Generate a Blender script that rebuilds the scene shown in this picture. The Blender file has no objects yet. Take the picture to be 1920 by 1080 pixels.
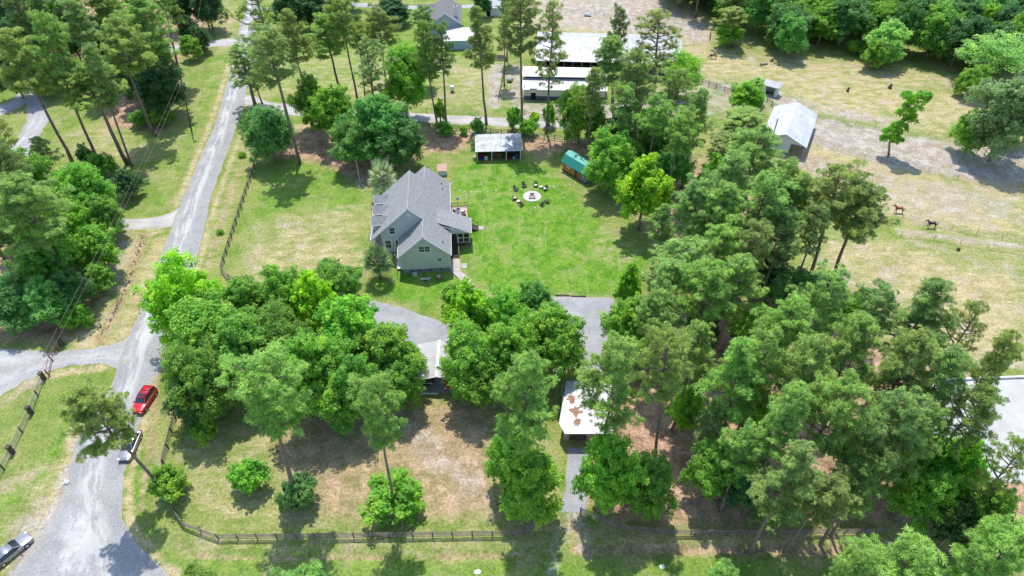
import bpy, bmesh, math, random
import numpy as np
from mathutils import Vector, Matrix
R=math.radians
sc=bpy.context.scene; col=sc.collection
# ------------------------------------------------------------ camera, sky, sun, exposure
F=1250.0; TH=math.atan(F/1360.0); CH=78.0           # focal length in photo pixels (1920 wide), pitch, height
cd=bpy.data.cameras.new('camera'); cam=bpy.data.objects.new('camera',cd); col.objects.link(cam)
cd.sensor_width=36; cd.lens=36*F/1920; cd.clip_start=1; cd.clip_end=6000
cam.location=(0,0,CH); cam.rotation_euler=(math.pi/2-TH,0,0); sc.camera=cam
w=bpy.data.worlds.new('World'); sc.world=w; w.use_nodes=True
nt=w.node_tree; sk=nt.nodes.new('ShaderNodeTexSky'); sk.sky_type='NISHITA'; sk.sun_disc=False
SUN_EL=R(67); SUN_AZ=R(-7)                            # azimuth clockwise from +Y
sk.sun_elevation=SUN_EL; sk.sun_rotation=SUN_AZ; sk.air_density=1.0; sk.dust_density=0.6
bg=nt.nodes['Background']; bg.inputs['Strength'].default_value=0.15
nt.links.new(sk.outputs[0],bg.inputs[0])
sl=bpy.data.lights.new('sun','SUN'); sl.energy=2.6; sl.angle=R(0.5); sl.color=(1,.96,.89)
so=bpy.data.objects.new('sun',sl); col.objects.link(so)
sd=Vector((math.sin(SUN_AZ)*math.cos(SUN_EL),math.cos(SUN_AZ)*math.cos(SUN_EL),math.sin(SUN_EL)))
so.rotation_euler=sd.to_track_quat('Z','Y').to_euler(); so.location=(0,60,200)
vs=sc.view_settings; vs.view_transform='Standard'; vs.look='None'; vs.exposure=1.0; vs.gamma=1; vs.use_curve_mapping=False
sc.cycles.max_bounces=5; sc.cycles.diffuse_bounces=3; sc.cycles.transmission_bounces=3; sc.cycles.transparent_max_bounces=4
# ------------------------------------------------------------ surveying helpers: a photo pixel to a point of the place
ST,CT=math.sin(TH),math.cos(TH)
def ray(px,py):
    u=(px-960)/F; v=(py-540)/F
    return u,CT-v*ST,-(ST+v*CT)
def G(px,py,z=0.0):
    r=ray(px,py); k=(CH-z)/-r[2]
    return (r[0]*k,r[1]*k,z)
def onY(px,py,Y):
    r=ray(px,py); k=Y/r[1]
    return (r[0]*k,Y,CH+r[2]*k)
def depth(p): return p[1]*CT+(CH-p[2])*ST
# ------------------------------------------------------------ object helpers
def tag(o,label=None,cat=None,group=None,kind=None):
    if label: o['label']=label
    if cat: o['category']=cat
    if group: o['group']=group
    if kind: o['kind']=kind
    return o
def empty(name,loc,rz=0,label=None,cat=None,group=None):
    o=bpy.data.objects.new(name,None); col.objects.link(o); o.location=loc; o.rotation_euler=(0,0,rz); o.empty_display_size=.3
    return tag(o,label,cat,group)
def cp(o,parent=None):
    c=o.copy(); col.objects.link(c); c.parent=parent
    for ch in o.children: cp(ch,c)
    return c
class MB:
    def __init__(s): s.v=[]; s.f=[]
    def add(s,vs,fs):
        n=len(s.v); s.v+= [tuple(p) for p in vs]; s.f+=[tuple(i+n for i in f) for f in fs]; return s
    def box(s,x0,x1,y0,y1,z0,z1):
        return s.add([(x0,y0,z0),(x1,y0,z0),(x1,y1,z0),(x0,y1,z0),(x0,y0,z1),(x1,y0,z1),(x1,y1,z1),(x0,y1,z1)],
          [(3,2,1,0),(4,5,6,7),(0,1,5,4),(1,2,6,5),(2,3,7,6),(3,0,4,7)])
    def bar(s,p,q,w,h=None):
        h=h or w; p=Vector(p); q=Vector(q); d=(q-p).normalized()
        a=d.cross(Vector((0,0,1)));
        if a.length<1e-3: a=Vector((1,0,0))
        a.normalize(); b=a.cross(d); a*=w/2; b*=h/2
        return s.add([p-a-b,p+a-b,p+a+b,p-a+b,q-a-b,q+a-b,q+a+b,q-a+b],[(0,1,2,3),(7,6,5,4),(0,4,5,1),(1,5,6,2),(2,6,7,3),(3,7,4,0)])
    def tube(s,pts,rad,n=6,cap=True):
        pts=[Vector(p) for p in pts]; rings=[]
        for i,p in enumerate(pts):
            d=(pts[min(i+1,len(pts)-1)]-pts[max(i-1,0)]).normalized()
            a=d.cross(Vector((0,1,0.01)));
            if a.length<1e-3: a=Vector((1,0,0))
            a.normalize(); b=d.cross(a); r=rad[i] if hasattr(rad,'__len__') else rad
            rings.append([p+(a*math.cos(t*2*math.pi/n)+b*math.sin(t*2*math.pi/n))*r for t in range(n)])
        vs=[q for rg in rings for q in rg]; fs=[]
        for i in range(len(pts)-1):
            for t in range(n): fs.append((i*n+t,i*n+(t+1)%n,(i+1)*n+(t+1)%n,(i+1)*n+t))
        if cap: fs+= [tuple(range(n))[::-1],tuple(range((len(pts)-1)*n,len(pts)*n))]
        return s.add(vs,fs)
    def slab(s,pts,t):
        P=[Vector(p) for p in pts]; n=(P[1]-P[0]).cross(P[2]-P[0]).normalized()
        if n.z<0: n=-n
        Q=[p-n*t for p in P]; k=len(P)
        return s.add(P+Q,[tuple(range(k)),tuple(range(2*k-1,k-1,-1))]+[(i,i+k,(i+1)%k+k,(i+1)%k) for i in range(k)])
    def prism(s,prof,y0,y1):           # profile in xz, extruded along y
        k=len(prof); vs=[(x,y0,z) for x,z in prof]+[(x,y1,z) for x,z in prof]
        return s.add(vs,[tuple(range(k)),tuple(range(2*k-1,k-1,-1))]+[(i,i+k,(i+1)%k+k,(i+1)%k) for i in range(k)])
    def cyl(s,x,y,z0,z1,r,n=16,r2=None): return s.tube([(x,y,z0),(x,y,z1)],[r,r if r2 is None else r2],n)
    def build(s,name,mat,parent=None,bevel=0,smooth=False,loc=None):
        me=bpy.data.meshes.new(name); me.from_pydata(s.v,[],s.f); 
        bm=bmesh.new(); bm.from_mesh(me); bmesh.ops.recalc_face_normals(bm,faces=bm.faces)
        if bevel: bmesh.ops.bevel(bm,geom=bm.edges,offset=bevel,segments=2,affect='EDGES',clamp_overlap=True)
        bm.to_mesh(me); bm.free()
        me.materials.append(mat)
        if smooth: me.polygons.foreach_set('use_smooth',[True]*len(me.polygons))
        o=bpy.data.objects.new(name,me); col.objects.link(o); o.parent=parent
        if loc: o.location=loc
        return o
# ------------------------------------------------------------ materials
M={}
def mat(name,c,rough=.8,metal=0,spec=.3,var=.12,scale=3.0,bump=0.0,bscale=30,c2=None,stain=0,coord='Object'):
    m=bpy.data.materials.new(name); m.use_nodes=True; n=m.node_tree; N=n.nodes; b=N['Principled BSDF']
    b.inputs['Roughness'].default_value=rough; b.inputs['Metallic'].default_value=metal; b.inputs['Specular IOR Level'].default_value=spec
    tc=N.new('ShaderNodeTexCoord'); nz=N.new('ShaderNodeTexNoise'); nz.inputs['Scale'].default_value=scale; nz.inputs['Detail'].default_value=6; nz.inputs['Roughness'].default_value=.65
    n.links.new(tc.outputs[coord],nz.inputs['Vector'])
    mx=N.new('ShaderNodeMix'); mx.data_type='RGBA'
    a=[max(0,x*(1-var)) for x in c]+[1]; d=([*c2,1] if c2 else [min(1,x*(1+var)) for x in c]+[1])
    mx.inputs[6].default_value=a; mx.inputs[7].default_value=d
    rp=N.new('ShaderNodeMapRange'); rp.inputs[1].default_value=.35; rp.inputs[2].default_value=.65
    n.links.new(nz.outputs[0],rp.inputs[0]); n.links.new(rp.outputs[0],mx.inputs[0]); n.links.new(mx.outputs[2],b.inputs['Base Color'])
    if bump:
        n2=N.new('ShaderNodeTexNoise'); n2.inputs['Scale'].default_value=bscale; n2.inputs['Detail'].default_value=3
        n.links.new(tc.outputs[coord],n2.inputs['Vector']); bp=N.new('ShaderNodeBump'); bp.inputs['Strength'].default_value=bump; bp.inputs['Distance'].default_value=.05
        n.links.new(n2.outputs[0],bp.inputs['Height']); n.links.new(bp.outputs[0],b.inputs['Normal'])
    M[name]=m; return m
def ribbed(name,c,axis,period,c2=None,rough=.4,metal=.0,groove=.75,var=.1,scale=.5,spec=.4,dirt=0):   # sheet metal, siding or boards
    m=mat(name,c,rough,metal,spec,var,scale,c2=c2); n=m.node_tree; N=n.nodes; b=N['Principled BSDF']
    tc=[x for x in N if x.type=='TEX_COORD'][0]; sp=N.new('ShaderNodeSeparateXYZ'); n.links.new(tc.outputs['Object'],sp.inputs[0])
    mu=N.new('ShaderNodeMath'); mu.operation='MULTIPLY'; mu.inputs[1].default_value=1/period; n.links.new(sp.outputs[axis],mu.inputs[0])
    fr=N.new('ShaderNodeMath'); fr.operation='FRACT'; n.links.new(mu.outputs[0],fr.inputs[0])
    mr=N.new('ShaderNodeMapRange'); mr.inputs[1].default_value=0; mr.inputs[2].default_value=.22; mr.inputs[3].default_value=groove; mr.inputs[4].default_value=1; n.links.new(fr.outputs[0],mr.inputs[0])
    src=b.inputs['Base Color'].links[0].from_socket
    if dirt:
        mp=N.new('ShaderNodeMapping'); sc_=[.35,.35,.35]; sc_[axis]=2.2; mp.inputs['Scale'].default_value=sc_; n.links.new(tc.outputs['Object'],mp.inputs[0])
        z=N.new('ShaderNodeTexNoise'); z.inputs['Scale'].default_value=1; z.inputs['Detail'].default_value=8; z.inputs['Roughness'].default_value=.7; n.links.new(mp.outputs[0],z.inputs['Vector'])
        q=N.new('ShaderNodeMapRange'); q.inputs[1].default_value=.5; q.inputs[2].default_value=.68; q.inputs[4].default_value=dirt; n.links.new(z.outputs[0],q.inputs[0])
        md=N.new('ShaderNodeMix'); md.data_type='RGBA'; n.links.new(q.outputs[0],md.inputs[0]); n.links.new(src,md.inputs[6]); md.inputs[7].default_value=(.16,.13,.11,1); src=md.outputs[2]
    mx=N.new('ShaderNodeMix'); mx.data_type='RGBA'; mx.blend_type='MULTIPLY'; mx.inputs[0].default_value=1
    n.links.new(src,mx.inputs[6]); n.links.new(mr.outputs[0],mx.inputs[7]); n.links.new(mx.outputs[2],b.inputs['Base Color'])
    bp=N.new('ShaderNodeBump'); bp.inputs['Distance'].default_value=.03; bp.inputs['Strength'].default_value=.5; n.links.new(mr.outputs[0],bp.inputs['Height']); n.links.new(bp.outputs[0],b.inputs['Normal'])
    return m
def foliage(name,trans=.3,hue=.5,lo=.6,hi=1.5):
    m=bpy.data.materials.new(name); m.use_nodes=True; n=m.node_tree; N=n.nodes
    for x in list(N): N.remove(x)
    out=N.new('ShaderNodeOutputMaterial'); oi=N.new('ShaderNodeObjectInfo'); ge=N.new('ShaderNodeNewGeometry')
    tc=N.new('ShaderNodeTexCoord'); nz=N.new('ShaderNodeTexNoise'); nz.inputs['Scale'].default_value=.55; nz.inputs['Detail'].default_value=3
    ad=N.new('ShaderNodeVectorMath'); ad.operation='ADD'; n.links.new(tc.outputs['Object'],ad.inputs[0])
    cm=N.new('ShaderNodeCombineXYZ'); ml=N.new('ShaderNodeMath'); ml.operation='MULTIPLY'; ml.inputs[1].default_value=90; n.links.new(oi.outputs['Random'],ml.inputs[0]); n.links.new(ml.outputs[0],cm.inputs[0]); n.links.new(cm.outputs[0],ad.inputs[1]); n.links.new(ad.outputs[0],nz.inputs['Vector'])
    # value: per leaf and per clump
    v1=N.new('ShaderNodeMapRange'); v1.inputs[3].default_value=lo; v1.inputs[4].default_value=hi; n.links.new(ge.outputs['Random Per Island'],v1.inputs[0])
    v2=N.new('ShaderNodeMapRange'); v2.inputs[1].default_value=.3; v2.inputs[2].default_value=.7; v2.inputs[3].default_value=.72; v2.inputs[4].default_value=1.3; n.links.new(nz.outputs[0],v2.inputs[0])
    mv=N.new('ShaderNodeMath'); mv.operation='MULTIPLY'; n.links.new(v1.outputs[0],mv.inputs[0]); n.links.new(v2.outputs[0],mv.inputs[1])
    hs=N.new('ShaderNodeHueSaturation'); n.links.new(oi.outputs['Color'],hs.inputs['Color']); n.links.new(mv.outputs[0],hs.inputs['Value'])
    hu=N.new('ShaderNodeMapRange'); hu.inputs[1].default_value=.3; hu.inputs[2].default_value=.7; hu.inputs[3].default_value=.5+.02*hue; hu.inputs[4].default_value=.5-.035*hue; n.links.new(nz.outputs[0],hu.inputs[0]); n.links.new(hu.outputs[0],hs.inputs['Hue'])
    df=N.new('ShaderNodeBsdfPrincipled'); df.inputs['Roughness'].default_value=.55; df.inputs['Specular IOR Level'].default_value=.25; n.links.new(hs.outputs[0],df.inputs['Base Color'])
    tr=N.new('ShaderNodeBsdfTranslucent'); h2=N.new('ShaderNodeHueSaturation'); h2.inputs['Hue'].default_value=.485; h2.inputs['Saturation'].default_value=1.1; h2.inputs['Value'].default_value=1.5; n.links.new(hs.outputs[0],h2.inputs['Color']); n.links.new(h2.outputs[0],tr.inputs[0])
    ms=N.new('ShaderNodeMixShader'); ms.inputs[0].default_value=trans; n.links.new(df.outputs[0],ms.inputs[1]); n.links.new(tr.outputs[0],ms.inputs[2]); n.links.new(ms.outputs[0],out.inputs[0])
    M[name]=m; return m
foliage('needles',.33,.5); foliage('leaves',.45,1.0,.72,1.32); foliage('fronds',.3,.5)
mat('pine_bark',(.16,.12,.095),.9,scale=2.5,c2=(.27,.21,.17),bump=.6,bscale=8)
mat('grey_bark',(.20,.17,.14),.9,scale=3,c2=(.34,.30,.26),bump=.4)
mat('fence_wood',(.075,.052,.038),.85,scale=2,c2=(.13,.095,.07))
mat('rail_wood',(.17,.135,.105),.85,scale=2,c2=(.28,.23,.19))
mat('wire',(.25,.24,.22),.6,.4); mat('black_wire',(.02,.02,.02),.5)
mat('weather_wood',(.33,.27,.22),.85,scale=1.5,c2=(.45,.38,.31))
mat('shingles',(.235,.238,.243),.95,scale=2.2,c2=(.305,.306,.31),spec=.15,bump=.5,bscale=9)
mat('brown_shingles',(.15,.145,.15),.95,scale=2,c2=(.22,.21,.215),spec=.15,bump=.4,bscale=12)
ribbed('sage_siding',(.57,.585,.56),2,.2,rough=.6,groove=.78,var=.03)
ribbed('blue_siding',(.36,.48,.58),2,.2,rough=.6,groove=.85,var=.03)
ribbed('white_siding',(.60,.62,.64),0,.3,rough=.5,groove=.88,var=.05)
ribbed('cream_siding',(.58,.57,.52),2,.25,rough=.6,groove=.8,var=.06)
mat('white_trim',(.72,.72,.70),.5,var=.03); mat('block',(.23,.25,.27),.9,scale=4,var=.2)
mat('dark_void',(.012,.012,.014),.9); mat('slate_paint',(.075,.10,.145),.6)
mat('glass',(.03,.04,.05),.12,spec=.6,var=.3); mat('car_glass',(.02,.03,.04),.06,spec=.8,var=.1)
mat('screen',(.035,.035,.035),.7); mat('deck_wood',(.36,.27,.22),.8,scale=2,c2=(.48,.38,.32)); mat('dark_deck',(.07,.05,.045),.8)
mat('concrete',(.38,.34,.31),.9,scale=1.2,c2=(.46,.42,.38),bump=.3); mat('pale_concrete',(.46,.44,.42),.9,scale=2,var=.07)
ribbed('white_metal',(.38,.385,.395),0,.45,c2=(.46,.46,.465),rough=.35,groove=.8,var=.1,scale=.35,dirt=.55)
ribbed('bright_metal',(.46,.465,.47),0,.45,c2=(.56,.56,.565),rough=.4,groove=.85,var=.1,scale=.35,dirt=.35)
ribbed('carport_metal',(.40,.395,.39),1,.32,c2=(.46,.455,.45),rough=.35,groove=.7,scale=.5)
ribbed('old_metal',(.22,.28,.29),0,.4,c2=(.46,.46,.45),rough=.45,groove=.85,scale=.9,dirt=.9)
ribbed('green_metal',(.10,.40,.30),0,.35,c2=(.17,.50,.39),rough=.4,groove=.85,scale=.8)
ribbed('dark_green_metal',(.02,.20,.15),0,.35,rough=.4,groove=.85,scale=.8)
ribbed('cedar_siding',(.42,.17,.045),2,.22,c2=(.55,.24,.07),rough=.6,groove=.7,scale=1.5)
mat('silver_paint',(.33,.335,.34),.28,.55,spec=.6,var=.03); mat('red_paint',(.50,.012,.02),.25,.1,spec=.6,var=.04); mat('grey_paint',(.13,.135,.14),.25,.5,spec=.6,var=.03)
mat('tyre',(.02,.02,.02),.8); mat('chrome',(.55,.55,.57),.3,.8); mat('lamp',(.75,.74,.7),.2); mat('tail_lamp',(.35,.01,.01),.3); mat('black_plastic',(.025,.025,.025),.5)
mat('adirondack',(.07,.055,.05),.6,var=.25); mat('cushion',(.70,.68,.60),.9); mat('white_plastic',(.78,.78,.74),.4)
mat('horse_chestnut',(.20,.065,.025),.6,scale=2,c2=(.30,.11,.045)); mat('horse_dark',(.03,.022,.022),.55,scale=2,c2=(.06,.045,.045)); mat('horse_grey',(.20,.16,.13),.6,scale=2,c2=(.34,.28,.24)); mat('horse_hair',(.015,.012,.01),.8)
mat('rust_pipe',(.16,.06,.05),.7,c2=(.26,.10,.08)); mat('pillar_wood',(.06,.045,.04),.9,c2=(.13,.09,.07)); mat('stone',(.36,.33,.29),.95,scale=6,c2=(.46,.43,.39),bump=.5)
mat('rocks',(.22,.175,.14),.95,scale=2,c2=(.36,.31,.27)); mat('red_brick',(.25,.09,.06),.9); mat('pink_roof',(.48,.30,.24),.8,var=.1); mat('teal',(.02,.2,.17),.6)
# junk shades
JUNK=[mat('junk_%s'%k,c,.6) for k,c in dict(red=(.3,.03,.03),blue=(.03,.07,.25),white=(.6,.6,.6),brown=(.15,.09,.05),black=(.02,.02,.025),grey=(.2,.2,.2)).items()]
# ------------------------------------------------------------ ground sheet with painted-on soil and grass kinds
CH_N=['lush','dry','sand','litter','gravel']
def poly(ch,wt,blur,*px): PAINT.append((ch,wt,blur,[G(*p)[:2] for p in px]))
def line(ch,wt,width,*px): LINES.append((ch,wt,width,[G(*p)[:2] for p in px]))
PAINT=[]; LINES=[]
poly('lush',1.0,3,(850,318),(890,300),(1000,303),(1040,318),(1060,350),(1110,400),(1150,440),(1215,480),(1200,530),(1130,556),(1040,552),(900,545),(865,480),(850,400))
poly('lush',.75,2,(690,520),(760,505),(860,510),(900,540),(850,600),(760,575),(700,555))
poly('lush',.55,4,(490,300),(600,280),(700,310),(690,400),(640,470),(560,400),(470,480),(440,440))
poly('dry',.62,4,(500,400),(690,380),(695,520),(540,560),(440,520),(450,440))
poly('dry',.5,3,(540,440),(690,430),(690,510),(560,500))
poly('dry',.35,3,(1100,400),(1215,450),(1210,500),(1120,520),(1100,460))
poly('dry',.8,2,(1100,330),(1180,400),(1230,470),(1300,440),(1200,330),(1110,300))
poly('litter',.62,2.5,(1090,300),(1160,380),(1240,470),(1420,520),(1500,520),(1450,400),(1350,300),(1200,250))
poly('litter',.85,2.5,(560,240),(760,235),(800,290),(680,350),(600,310),(500,290))
poly('litter',.7,2,(780,245),(1110,262),(1110,300),(1060,285),(990,290),(900,250),(860,290),(790,290))
poly('litter',.6,2,(990,265),(1060,262),(1070,285),(1010,300))
poly('lush',.5,6,(490,30),(900,20),(900,100),(800,180),(500,180))
poly('dry',.5,5,(700,100),(960,110),(950,200),(790,212),(600,190),(680,130))
poly('dry',.42,4,(480,100),(720,90),(750,200),(490,185))
poly('sand',.95,2.5,(925,118),(945,118),(938,205),(910,200),(915,150))
poly('sand',.7,3,(955,120),(990,118),(985,190),(1110,195),(1300,150),(1290,210),(1110,232),(945,225))
poly('sand',.7,5,(990,-60),(1230,-40),(1250,10),(1340,50),(1335,85),(1290,85),(1270,70),(1000,55))
poly('dry',.9,4,(990,-60),(1250,-40),(1340,60),(1320,180),(1270,160),(1100,70),(990,60))
poly('litter',.45,4,(1050,-40),(1340,30),(1330,60),(1100,20))
poly('dry',.72,5,(1280,80),(1400,95),(1560,110),(1800,140),(1930,150),(1930,300),(1780,262),(1530,215),(1420,150),(1300,150))
poly('lush',.30,4,(1560,140),(1790,150),(1800,210),(1640,200),(1560,180))
poly('sand',.75,4,(1440,165),(1540,195),(1650,215),(1720,240),(1600,228),(1480,205),(1390,180),(1300,165),(1310,145))
poly('sand',.85,3,(1530,215),(1640,240),(1790,265),(1930,285),(1930,345),(1860,345),(1700,320),(1560,285),(1500,262))
poly('dry',.9,3,(1500,250),(1930,340),(1930,400),(1700,380),(1500,330),(1440,290))
poly('sand',.52,5,(1450,270),(1700,325),(1930,360),(1930,430),(1700,415),(1560,345),(1450,320))
poly('litter',.55,5,(1440,262),(1700,330),(1690,372),(1480,330))
poly('sand',.5,4,(1290,150),(1400,165),(1460,190),(1450,230),(1380,235),(1290,215))
poly('litter',.38,5,(1470,285),(1700,340),(1680,370),(1500,340))
poly('dry',.95,5,(1600,330),(1930,370),(1930,450),(1680,420),(1600,400))
poly('sand',.42,5,(1720,345),(1930,380),(1930,430),(1740,400))
poly('dry',.88,5,(1540,440),(1930,470),(1930,700),(1800,690),(1500,580))
poly('lush',.38,5,(1640,450),(1920,480),(1900,560),(1800,540),(1650,480))
poly('dry',1,1.5,(1680,428),(1930,460),(1930,474),(1680,440))
poly('litter',.95,3,(1100,640),(1500,600),(1900,720),(1960,1000),(1660,985),(1160,985),(1080,940),(1085,800))
poly('litter',.6,3,(1150,600),(1500,540),(1700,700),(1300,800),(1100,760))
poly('dry',.75,2,(1250,900),(1310,900),(1340,985),(1240,985))
poly('litter',.8,3,(250,560),(800,600),(790,745),(560,760),(330,780),(300,640))
poly('litter',.5,2.5,(560,690),(930,700),(940,900),(900,1000),(700,800),(600,780))
poly('dry',.5,3,(330,790),(600,760),(960,740),(1070,940),(980,995),(400,1000),(310,930))
poly('dry',.45,3,(700,760),(960,760),(990,960),(720,1000))
poly('litter',.6,2.5,(700,745),(930,745),(960,980),(860,960),(740,860))
poly('litter',.55,2,(520,760),(640,760),(660,800),(540,830))
poly('litter',.55,2.5,(500,770),(700,760),(930,880),(900,990),(600,990),(480,860))
poly('sand',.5,3,(780,760),(870,850),(930,880),(960,980),(880,960),(750,850),(740,770))
poly('dry',.55,2.5,(320,995),(1900,1000),(1900,1045),(1200,1035),(330,1045))
poly('litter',.6,2.5,(1100,985),(1900,990),(1900,1030),(1100,1020))
poly('litter',.6,2,(960,960),(1100,960),(1120,1010),(960,1010))
poly('dry',.5,3,(0,900),(110,830),(130,900),(80,1010),(0,1080))
poly('sand',.5,2,(60,930),(115,900),(90,980),(20,1060),(0,1020),(0,985))
poly('dry',.6,3,(200,440),(300,430),(290,500),(230,640),(120,650),(150,560))
poly('sand',.45,2.5,(215,440),(265,440),(240,540),(180,600),(150,560))
poly('litter',.9,3,(-60,320),(200,320),(215,440),(190,560),(130,640),(-60,640))
poly('litter',.9,4,(-100,-60),(400,-60),(390,100),(330,110),(310,250),(200,240),(160,130),(60,120),(-100,160))
poly('dry',.5,3,(100,250),(200,230),(270,260),(300,300),(230,310),(120,310))
poly('dry',.35,3,(330,240),(420,90),(440,90),(330,380),(290,360))
poly('dry',.4,2,(395,400),(455,230),(480,240),(478,290),(415,500),(370,500))
poly('litter',.25,2,(400,60),(445,60),(440,0),(400,0))
poly('dry',.55,3,(400,110),(440,90),(460,0),(395,0))
line('dry',.8,.8,(445,75),(395,230),(345,350),(322,405)); line('dry',.8,.7,(455,240),(405,380),(380,470),(345,600),(295,700),(270,800),(240,900),(245,990),(330,1080))
line('dry',.9,1.5,(300,450),(262,560),(225,632),(150,650)); line('sand',.8,1.2,(318,600),(290,700)); line('litter',.5,1.4,(268,440),(240,520),(210,590),(185,640))
line('litter',.55,.6,(300,700),(287,800),(270,900),(265,960)); line('litter',.45,1.0,(455,300),(405,450),(385,510))
line('sand',.75,1.2,(130,880),(115,940),(80,1000),(30,1070)); line('dry',.8,1.8,(150,800),(132,880),(90,960),(0,1060)); line('dry',.8,1.0,(0,760),(60,715),(110,700),(190,690))
line('litter',.5,.5,(330,1020),(370,1040),(500,1046),(980,1040)); line('litter',.6,1.0,(1080,1030),(1650,1030),(1900,1035))
line('gravel',.42,1.7,(1075,950),(1050,1000),(1030,1080)); line('sand',.45,1.5,(1085,950),(1100,1040))
line('sand',.95,2.0,(465,185),(490,203),(600,213),(800,222),(960,230),(1110,235),(1250,240)); line('lush',.5,1.2,(800,218),(950,224))
line('dry',.9,1.2,(470,235),(600,238),(790,240),(1100,265))
line('sand',.55,1.0,(1690,432),(1930,465)); line('sand',.5,1.2,(1830,684),(1930,686)); line('dry',.8,1.5,(300,430),(215,415))
line('lush',.7,1.2,(130,790),(100,850),(60,910),(0,950)); line('lush',.6,1.5,(255,860),(248,940)); line('lush',.5,2.0,(420,100),(380,200),(335,300),(300,380)); line('lush',.5,1.4,(325,1065),(1500,1070))
gx=np.concatenate([np.linspace(-1500,-180,30),np.arange(-175,176,.5),np.linspace(180,1500,30)])
gy=np.concatenate([np.linspace(-600,22,20),np.arange(25,245,.5),np.linspace(250,2500,40)])
X,Y=np.meshgrid(gx,gy); P2=np.stack([X.ravel(),Y.ravel()],1)
def seg(p,a,b):
    a=np.array(a);b=np.array(b);d=b-a; t=np.clip(((p-a)@d)/(d@d+1e-9),0,1)
    return np.hypot(*(p-a-t[:,None]*d).T)
def sdf(p,pl):
    d=np.full(len(p),1e9); ins=np.zeros(len(p),bool)
    for i in range(len(pl)):
        a,b=pl[i],pl[(i+1)%len(pl)]; d=np.minimum(d,seg(p,a,b))
        c=((a[1]>p[:,1])!=(b[1]>p[:,1]))&(p[:,0]<(b[0]-a[0])*(p[:,1]-a[1])/((b[1]-a[1]) or 1e-9)+a[0]); ins^=c
    return np.where(ins,-d,d)
W={k:np.zeros(len(P2),np.float32) for k in CH_N}
def near(pl,m):
    q=np.array(pl); return np.where((P2[:,0]>q[:,0].min()-m)&(P2[:,0]<q[:,0].max()+m)&(P2[:,1]>q[:,1].min()-m)&(P2[:,1]<q[:,1].max()+m))[0]
for ch,wt,bl,pl in PAINT:
    ix=near(pl,bl*2); d=sdf(P2[ix],pl); W[ch][ix]=np.maximum(W[ch][ix],wt*np.clip(.5-d/(2*bl),0,1))
for ch,wt,wd,pl in LINES:
    ix=near(pl,wd*2); d=np.full(len(ix),1e9)
    for a,b in zip(pl[:-1],pl[1:]): d=np.minimum(d,seg(P2[ix],a,b))
    W[ch][ix]=np.maximum(W[ch][ix],wt*np.clip(1.4-d/wd,0,1))
far=(np.abs(P2[:,0])>178)|(P2[:,1]>246); W['litter'][far]=np.maximum(W['litter'][far],.6)
Z=np.zeros(len(P2))
DITCH=[[(268,445),(240,520),(210,590),(190,630)],[(330,1022),(370,1040),(500,1046),(960,1041)],[(1110,1032),(1650,1030),(1900,1034)]]
for dl in DITCH:
    pl=[G(*p)[:2] for p in dl]; ix=near(pl,3); d=np.full(len(ix),1e9)
    for a,b in zip(pl[:-1],pl[1:]): d=np.minimum(d,seg(P2[ix],a,b))
    Z[ix]-=.35*np.exp(-(d/.7)**2)
ny,nx=len(gy),len(gx)
idx=np.arange(ny*nx).reshape(ny,nx); fc=np.stack([idx[:-1,:-1],idx[:-1,1:],idx[1:,1:],idx[1:,:-1]],-1).reshape(-1,4)
def fast_mesh(name,V,Fq,k=4):
    me=bpy.data.meshes.new(name); me.vertices.add(len(V)); me.vertices.foreach_set('co',np.asarray(V,np.float32).ravel())
    me.loops.add(Fq.size); me.loops.foreach_set('vertex_index',Fq.astype(np.int32).ravel())
    me.polygons.add(len(Fq)); me.polygons.foreach_set('loop_start',np.arange(0,Fq.size,k,dtype=np.int32)); me.update(calc_edges=True); return me
gm=fast_mesh('ground',np.column_stack([P2,Z]),fc)
for k in CH_N:
    at=gm.attributes.new(k,'FLOAT','POINT'); at.data.foreach_set('value',W[k])
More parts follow.
